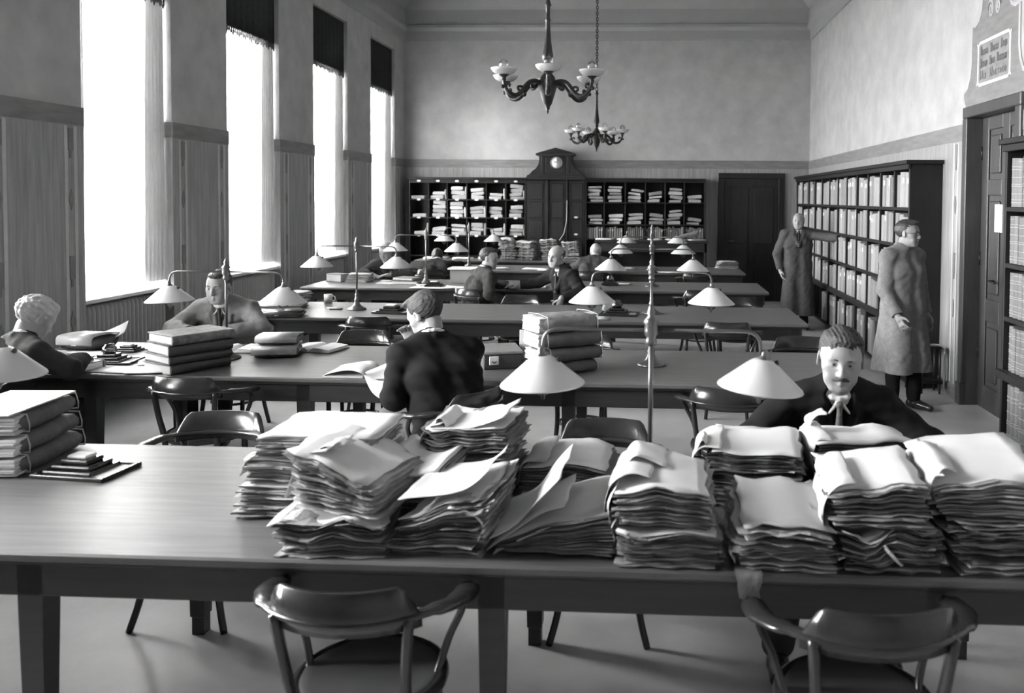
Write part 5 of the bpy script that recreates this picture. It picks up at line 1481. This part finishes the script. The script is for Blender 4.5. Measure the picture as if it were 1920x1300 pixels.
def person(label, loc, rz, J, head=(0, 0, 0), res=.008, skin=None, jacket=SUITD, trousers=TROUD, hair='short', hairm=HAIRD, coat=None, tie=TIE, vest=None, face=None, hands=((None, None, .5), (None, None, .5)), sc=1.0, wide=1.0, legs=True, opn=True):
    """J: joints in the person's own frame, y forward, x to the person's right, z up from the floor"""
    skin = skin or SKIN; face = face or {}
    root = thing('person', label, 'person', loc, rz)
    root.scale = (sc,) * 3
    j = {k: np.array(v, float) for k, v in J.items()}
    Rm = eul(*head); hc = j['head']; nk = j['neck']; pel = j['pel']; sd = {'R': 1, 'L': -1}
    T = lambda p: hc + Rm @ np.array(p)
    ax = j['shR'] - j['shL']; ax /= np.linalg.norm(ax); ch = j['chest']
    pts = np.array(list(j.values()))
    # ---- body: one continuous surface
    lo, hi = pts.min(0) - .2, pts.max(0) + .2
    F = Field(lo, hi, res)
    def torso(F, g, kk=.04):
        for s in (-1, 1):
            F.cap(pel + ax * s * .075, (pel + ch) / 2 + ax * s * .07, .108 + g, .100 + g, kk)
            F.cap((pel + ch) / 2 + ax * s * .07, ch + ax * s * .082, .100 + g, .108 + g, kk)
            F.cap(ch + ax * s * .07, nk + ax * s * .06 + (ch - nk) * .25, .10 + g, .062 + g, kk)
        F.cap(j['shL'], j['shR'], .056 + g, None, kk)
        for s in 'LR': F.cap(nk + (hc - nk) * .22, j['sh' + s] * .8 + nk * .2, .044 + g * .8, .05 + g, .04)
    torso(F, 0)
    F.cap(nk - (ch - nk) * -.1, T((0, -.022, -.055)), .058, .054, .02)
    head_prims(F, hc, Rm, wide=wide)
    for i, s in enumerate('LR'):
        F.cap(j['sh' + s], j['el' + s], .050, .040, .02); F.cap(j['el' + s], j['wr' + s], .040, .027, .015)
        d, pn, cu = hands[i]
        fa = j['wr' + s] - j['el' + s]; fa /= np.linalg.norm(fa)
        hand_prims(F, j['wr' + s], fa if d is None else d, (0, 0, -1) if pn is None else pn, sd[s], cu)
        if legs:
            F.cap(j['hip' + s], j['kn' + s], .080, .055, .03); F.cap(j['kn' + s], j['an' + s], .055, .036, .02)
    field_obj(F, 'body', skin, root)
    # ---- jacket or coat
    lo, hi = pts.min(0) - .26, pts.max(0) + .2; hi[2] = max(nk[2], j['shL'][2], j['shR'][2]) + .16
    lo[2] = (coat if coat is not None else pel[2] - .16) - .02
    for s in 'LR': lo = np.minimum(lo, np.minimum(j['el' + s], j['wr' + s]) - .1)
    for s in 'LR': hi = np.maximum(hi, np.maximum(j['el' + s], j['wr' + s]) + .1)
    if coat is None: lo[2] = min(pel[2] - .16, j['elL'][2] - .1, j['elR'][2] - .1, j['wrL'][2] - .1, j['wrR'][2] - .1)
    F = Field(lo, hi, res * 1.1)
    torso(F, .024)
    up = nk - pel; up /= np.linalg.norm(up); fw = np.cross(up, ax); fw /= np.linalg.norm(fw)
    if coat is not None:
        dz = np.array([0, 0, coat])
        for s in (-1, 1):
            for o in (-.05, .05):
                hem = np.array([pel[0] + s * .13, pel[1] + o * 1.9, coat - .1]); F.cap(pel + ax * s * .07 + fw * o * .5, hem, .12, .125, .05)
    else:
        for s in (-1, 1): F.cap(pel + ax * s * .08, pel + ax * s * .10 - up * .06, .125, .12, .04)
    vb = nk * .42 + ch * .58 + fw * .15 - up * .07
    if opn:      # the open front between the lapels
        F.cap(nk + fw * .11 + up * .05, vb + fw * .02, .074, .016, .004, '-')
        for s in (-1, 1):
            F.cap(nk + ax * s * .062 + fw * .045 + up * .01, vb + ax * s * .012 + fw * .006, .022, .012, .006)
            F.cap(nk + ax * s * .085 + fw * .085 - up * .035, vb + ax * s * .03 - fw * .01, .014, .010, .012)
    for s in (-1, 1):     # collar round the neck
        F.cap(nk - fw * .055 + up * .035, nk + ax * s * .06 + fw * .0 + up * .03, .021, .019, .01); F.cap(nk + ax * s * .06 + up * .03, nk + ax * s * .062 + fw * .045 + up * .005, .019, .018, .01)
    for s in 'LR':
        F.cap(j['sh' + s], j['el' + s], .072, .064, .02); F.cap(j['el' + s], j['wr' + s] - .012 * (j['wr' + s] - j['el' + s]) / .25, .064, .050, .02)
    F.noise(.0042, 42, 3, (.5, .3, 1) if coat is None else (1, 1, .12)); F.noise(.0022, 90, 5, None if coat is None else (1, 1, .2))
    for s in 'LR':        # cut the cuff open, bare hand beyond it
        fa = j['wr' + s] - j['el' + s]; fa /= np.linalg.norm(fa); F.cap(j['wr' + s] + fa * .022, j['wr' + s] + fa * .12, .06, .06, 0, '-')
    F.cap(nk + up * .02, hc, .052, .055, .004, '-')
    if coat is not None: F.plane((0, 0, -1), -coat)
    field_obj(F, 'overcoat' if coat is not None else 'jacket', jacket, root)
    # ---- shirt front, collar, tie
    if opn:
        F = Field(np.minimum(ch, nk) - .22, np.maximum(ch, nk) + .22, res * .9)
        torso(F, .004); 
        F.plane(tuple(-fw), -(float(fw @ (nk * .5 + ch * .5)) + .0)); F.plane(tuple(-up), -float(up @ (vb - up * .05)))
        ring = [nk + up * (.036 + .012 * cos(a)) + ax * .060 * sin(a) * 1.0 - fw * (.058 * cos(a) - .012) for a in np.linspace(0, 2 * pi, 13)]
        for a, b in zip(ring[:-1], ring[1:]): F.cap(a, b, .0095, None, .006)
        F.cap(nk + fw * .067 + up * .018, nk + fw * .09 + ax * .04 - up * .03, .010, .005, .006); F.cap(nk + fw * .067 + up * .018, nk + fw * .09 - ax * .04 - up * .03, .010, .005, .006)
        F.cap(nk + up * .03, hc, .050, .052, .003, '-')
        field_obj(F, 'shirt', SHIRT, root)
        F = Field(np.minimum(vb, nk) - .12, np.maximum(vb, nk) + .14, res * .7)
        F.cap(nk + fw * .083 + up * .006, nk + fw * .088 - up * .012, .015, .011, .004); F.cap(nk + fw * .09 - up * .015, vb + fw * .0 - up * .03, .010, .024, .004)
        field_obj(F, 'tie', tie, root)
    else:
        F = Field(nk - .14, nk + .16, min(res, .006))
        ring = [nk + up * (.060 + .010 * cos(a)) + ax * .064 * sin(a) - fw * (.062 * cos(a) - .004) for a in np.linspace(0, 2 * pi, 15)]
        for a, b in zip(ring[:-1], ring[1:]): F.cap(a, b, .0115, None, .006)
        field_obj(F, 'shirt_collar', SHIRT, root)
    # ---- trousers and shoes
    if legs:
        kp = np.array([j[k + s] for k in ('hip', 'kn', 'an') for s in 'LR'] + [pel]); F = Field(kp.min(0) - .16, kp.max(0) + .16, res * 1.2)
        F.cap(pel + ax * .07, pel - ax * .07, .118, None, .04)
        for s in 'LR':
            F.cap(pel + ax * sd[s] * .06, j['hip' + s], .105, .10, .04); F.cap(j['hip' + s], j['kn' + s], .098, .074, .03); F.cap(j['kn' + s], j['an' + s] + np.array((0, 0, .01)), .072, .062, .02)
        F.noise(.004, 36, 8); F.plane((0, 0, -1), -(min(j['anL'][2], j['anR'][2]) - .035))
        field_obj(F, 'trousers', trousers, root)
        for s in 'LR':
            a = j['an' + s]; tv = j.get('to' + s, a + np.array((0, .17, -.05))); F = Field(np.minimum(a, tv) - .09, np.maximum(a, tv) + .09, min(res, .008))
            fd = tv - a; fd[2] = 0; fd /= np.linalg.norm(fd); b0 = np.array((a[0], a[1], tv[2] + .01))
            F.cap(b0 - fd * .045, b0 + fd * .06, .036, .038, .01); F.cap(b0 + fd * .06, tv + fd * .0, .040, .030, .02); F.cap(a, b0, .040, .040, .02)
            F.plane((0, 0, -1), -.002)
            field_obj(F, 'shoe', SHOE, root)
    # ---- hair, brows, eyes, in the frame of the head
    M4 = Matrix.Translation(Vector(hc)) @ Matrix(Rm.tolist()).to_4x4()
    hr = .0028 if res < .0075 else .005
    if hair != 'none':
        F = Field((-.11, -.14, -.13), (.11, .12, .15), hr)
        if hair == 'bald':     # a fringe round the back and sides
            F.ell((0, -.022, .030), (.082 * wide, .101, .086), None, 0); F.plane((0, .35, 1), .030); F.plane((0, 1, 0), .012)
        else:
            th = {'short': .006, 'full': .011, 'wild': .013}[hair]
            F.ell((0, -.022, .038), (.0765 * wide + th * .55, .098 + th, .083 + th), None, 0)
            F.ell((-.012, .040, .098), (.056, .050, .020 + th * .4), None, .02)
            F.noise(.0014 if hair != 'wild' else .004, 420 if hair != 'wild' else 200, 2, (1, .12, .35)); F.noise(.003 if hair != 'short' else .001, 70, 4, (1, .2, .2))
            F.ell((0, .118, -.030), (.098, .092, .112), None, .006, '-')          # the face stays free
            F.plane((0, .55, -1), .020); F.ell((.092, .012, -.035), (.034, .034, .050), None, .004, '-'); F.ell((-.092, .012, -.035), (.034, .034, .050), None, .004, '-')
        F.ell((0, -.02, .02), (.06, .07, .06), None, 0, '-')
        field_obj(F, 'hair', hairm, root, M4)
    for s in (-1, 1):
        b = MB().sphere((s * .0315, .0752, .002), .0122, 14); o = b.build('eye', EYEW, root); o.matrix_local = M4
        b = MB().sphere((s * .0315 + face.get('look', 0), .0826, .002), .0062, 10); o2 = b.build('iris', EYED, o)
        bw = MB().tube(spline([(s * .012, .0905, .0185), (s * .029, .0905, .0235), (s * .050, .0775, .0195)], 3), [.0026, .0034, .004, .004, .0034, .0026, .0016], 6); o = bw.build('eyebrow', BROW, root); o.matrix_local = M4
    if face.get('moustache'):
        F = Field((-.05, .05, -.08), (.05, .14, -.02), .003)
        for s in (-1, 1): F.cap((s * .004, .0975, -.0505), (s * .029, .0850, -.060), .0092, .0058, .004)
        field_obj(F, 'moustache', BROW, root, M4)
    if face.get('glasses'):
        g = MB()
        for s in (-1, 1):
            g.tube([(s * .033 + .022 * cos(a), .104, .001 + .018 * sin(a)) for a in [2 * pi * i / 16 for i in range(16)]], .0018, 5, closed=True); g.tube([(s * .055, .103, .006), (s * .075, .06, .008), (s * .08, -.01, .006)], .0016, 5)
        g.tube([(-.011, .104, .004), (0, .106, .007), (.011, .104, .004)], .0016, 5)
        o = g.build('spectacles', IRON, root); o.matrix_local = M4
    return root

def seated(lean=12, headf=.03, hz=0, turn=0, **kw):
    """seated figure; lean of the back in degrees, turn twists the shoulders to the left"""
    a = R(lean); pel = np.array((0, -.03, .535)); up = np.array((0, sin(a), cos(a)))
    nk = pel + up * .475 + np.array((0, .02, 0)); ch = pel + up * .30 + np.array((0, -.012, 0))
    t = R(turn); rx = np.array((cos(t), sin(t), 0))
    J = dict(pel=pel, chest=ch, neck=nk, head=nk + np.array((0, headf + .05, .145 + hz)), shL=nk - rx * .185 - up * .05, shR=nk + rx * .185 - up * .05,
             hipL=(-.09, .04, .53), hipR=(.09, .04, .53), knL=(-.12, .46, .53), knR=(.12, .46, .53), anL=(-.13, .46, .09), anR=(.13, .46, .09), toL=(-.15, .61, .035), toR=(.15, .61, .035))
    J['elL'] = J['shL'] + np.array((-.06, .10, -.26)); J['elR'] = J['shR'] + np.array((.06, .10, -.26))
    J['wrL'] = J['elL'] + np.array((.10, .22, .02)); J['wrR'] = J['elR'] + np.array((-.10, .22, .02))
    for k, v in kw.items(): J[k] = v
    return J
def standing(**kw):
    J = dict(pel=(0, 0, .95), chest=(0, .0, 1.24), neck=(0, -.015, 1.43), head=(0, .03, 1.585), shL=(-.185, -.01, 1.385), shR=(.185, -.01, 1.385), elL=(-.25, -.03, 1.09), elR=(.25, -.03, 1.09), wrL=(-.25, .06, .845), wrR=(.25, .06, .845),
             hipL=(-.09, 0, .92), hipR=(.09, 0, .92), knL=(-.10, .02, .49), knR=(.10, .02, .49), anL=(-.10, -.02, .09), anR=(.10, -.02, .09), toL=(-.13, .14, .035), toR=(.13, .14, .035))
    for k, v in kw.items(): J[k] = v
    return J

dn = (0, 0, -1)
# the moustached man behind the paper heap
person('man with moustache in a black suit and tie, looking up from behind the paper heap', (.80, 3.83, 0), R(180),
       seated(20, .03, .015, 0, elL=(-.36, .22, .80), elR=(.36, .20, .80), wrL=(-.20, .42, .79), wrR=(.18, .42, .79), knR=(.20, .43, .53), anR=(.27, .46, .09), toR=(.29, .61, .035)), head=(-8, 8, -4), res=.0036, jacket=SUITB, hair='full', hairm=HAIRM,
       face=dict(moustache=True, look=.001), hands=((None, dn, .25), (None, dn, .25)), tie=TIES, sc=1.05, wide=1.08)
# the young reader
person('young man in a dark suit bent over an open folio, seen from behind', (-1.115, 4.60, 0), R(44),
       seated(21, .05, .01, -16, elL=(-.255, .13, .73), wrL=(-.13, .30, .69), elR=(.15, .40, .81), wrR=(-.02, .36, .95), knL=(-.30, .30, .56), knR=(-.12, .42, .55), anL=(-.30, .27, .09), anR=(-.163, .436, .09), toL=(-.42, .37, .035), toR=(-.28, .53, .035)), head=(22, 32, 0), res=.0042, jacket=SUITB, trousers=TROUM, hair='full', hairm=HAIRM,
       hands=((None, (0, .3, 1), .5), ((-.3, .2, 1), (-.6, -.6, 0), 1.0)), opn=False, sc=1.05)
# the old man at the left edge
person('grey-haired old man in a dark jacket, bent over his writing at the left edge', (-3.80, 4.60, 0), R(-18),
       seated(28, .04, .0, -6, elR=(.33, .26, .83), wrR=(.16, .46, .835), elL=(-.30, .30, .83), wrL=(-.12, .52, .835)), head=(-12, 34, 0), res=.005, jacket=SUITD, hair='wild', hairm=HAIRG, skin=SKINP, hands=((None, dn, .3), (None, dn, .6)), opn=False, sc=1.02)
# the boy in the light jacket
person('young man in a light grey jacket facing the camera behind the lamp pole', (-3.33, 6.55, 0), R(183),
       seated(20, .03, 0, 0, elL=(-.33, .26, .82), elR=(.33, .26, .82), wrL=(-.10, .42, .82), wrR=(.12, .42, .815)), head=(-4, 8, 0), res=.006, jacket=SUITG, hair='short', hairm=HAIRD, hands=((None, dn, .3), (None, dn, .3)), sc=1.04)
# the man in the overcoat
person('man with glasses in a long grey overcoat standing at the end of the bookcase', (2.25, 7.66, 0), R(-150),
       standing(elR=(.24, .02, 1.09), wrR=(.22, .16, .87), head=(0, .05, 1.60), anL=(-.10, .06, .09), toL=(-.12, .23, .035), knL=(-.1, .06, .49)), head=(22, 2, 0), res=.0055, jacket=COATL, trousers=SUITB, coat=.35, hair='short', hairm=HAIRD, face=dict(glasses=True), opn=False,
       hands=((None, (1, 0, 0), .5), (None, (-1, 0, 0), .8)), sc=.985, wide=1.02)
# the attendant who points at the shelves
person('bald attendant in a dark work coat pointing at the long bookcase', (2.10, 12.25, 0), R(176),
       standing(elL=(-.42, .20, 1.36), wrL=(-.53, .44, 1.37), elR=(.30, -.02, 1.10), wrR=(.25, .05, .86)), head=(-14, 3, 0), res=.007, jacket=LABC, trousers=TROUD, coat=.22, hair='bald', hairm=HAIRM, skin=SKINP,
       hands=(((-.5, .85, 0), dn, .15), (None, (-1, 0, 0), .6)), sc=.985)
# the two men who turn round at the fourth table
person('man in a grey jacket in profile at the fourth table, head turned over his shoulder', (-2.02, 9.62, 0), R(-48),
       seated(14, .02, .02, -6, elR=(.32, -.02, .78), wrR=(.22, .20, .70), elL=(-.24, .34, .84), wrL=(-.02, .46, .83)), head=(-52, 6, 0), res=.006, jacket=SUITM, trousers=TROUD, hair='short', hairm=HAIRD, opn=False, skin=SKINP)
person('bald man in a dark jacket at the fourth table, looking into the camera', (-.95, 9.60, 0), R(112),
       seated(10, .02, .02, 18, elL=(-.36, -.04, .80), wrL=(-.40, .20, .74), elR=(.30, .26, .85), wrR=(.36, .48, .83)), head=(38, 4, -4), res=.006, jacket=SUITD, trousers=TROUD, hair='bald', hairm=HAIRD, skin=SKINP, hands=(((0, .3, -1), (1, 0, 0), .3), (None, dn, .3)), sc=1.03)
person('bald man bent over the far fifth table, seen from behind', (-.86, 12.16, 0), R(-6), seated(26, .04, -.03, 0, elL=(-.34, .3, .84), elR=(.34, .3, .84)), head=(10, 25, 0), res=.010, jacket=SUITM, hair='bald', hairm=HAIRG, skin=SKINP, opn=False)
person('dark-haired man hunched low over the fifth table, seen from behind', (-3.12, 12.12, 0), R(14), seated(44, .05, -.06, 0, elL=(-.34, .42, .84), elR=(.34, .42, .84), wrL=(-.1, .6, .83), wrR=(.1, .6, .83)), head=(0, 40, 0), res=.010, jacket=SUITD, hair='full', hairm=HAIRD, opn=False)
person('reader facing the room at the window end of the fourth table', (-3.55, 11.35, 0), R(178), seated(18, .03, 0, 0, elL=(-.32, .22, .84), elR=(.32, .22, .84), wrL=(-.1, .4, .835), wrR=(.12, .4, .835)), head=(-10, 20, 0), res=.010, jacket=SUITM, hair='short', hairm=HAIRG, skin=SKINP)

# the folio the young reader holds: one half on the table, the other leaf bent down to his lap
fo = thing('open_folio', 'large open folio of the young reader, half on the table and half on his lap', 'book', (-1.72, 4.93, TZ))
flap(fo, [(-.24, .014), (-.18, .032), (-.09, .050), (-.02, .045), (.015, .02)], .01, .30, 1.05, 'left_pages', -.02, .004)
MB().bbox(-.25, .0, .01, .30, .0, .014, .003).build('page_block', PAGES, fo)
def patch(parent, name, tl, tr, br, bl, bend, tone=1.05, th=.004, n=8):
    tl, tr, br, bl = map(Vector, (tl, tr, br, bl)); nn = (tr - tl).cross(bl - tl).normalized(); V = []; F_ = []
    for s in (0, 1):
        for i in range(n + 1):
            for k in range(n + 1):
                u, v = k / n, i / n; V.append((tl * (1 - u) + tr * u) * (1 - v) + (bl * (1 - u) + br * u) * v + nn * (bend * sin(pi * v) * (1 - .4 * u) + s * th))
    W1 = n + 1; S1 = W1 * W1
    for s in (0, 1):
        for i in range(n):
            for k in range(n): a = s * S1 + i * W1 + k; F_.append((a, a + 1, a + W1 + 1, a + W1))
    ring = list(range(n)) + [n + i * W1 for i in range(n)] + [n * W1 + n - i for i in range(n)] + [(n - i) * W1 for i in range(n)]
    for q in range(len(ring)): a, c_ = ring[q], ring[(q + 1) % len(ring)]; F_.append((a, c_, S1 + c_, S1 + a))
    b = MB(); b.tone = tone; b.add(V, F_, True); o = b.build(name, PAPER, parent); ensure_tone(o.data); return o
patch(fo, 'right_leaf', (.0, .02, .035), (.17, .32, .085), (.42, -.10, .02), (.16, -.20, -.055), .03)
patch(fo, 'lower_leaf', (.0, .02, .028), (.17, .32, .078), (.43, -.10, .012), (.17, -.20, -.063), .03, .9)
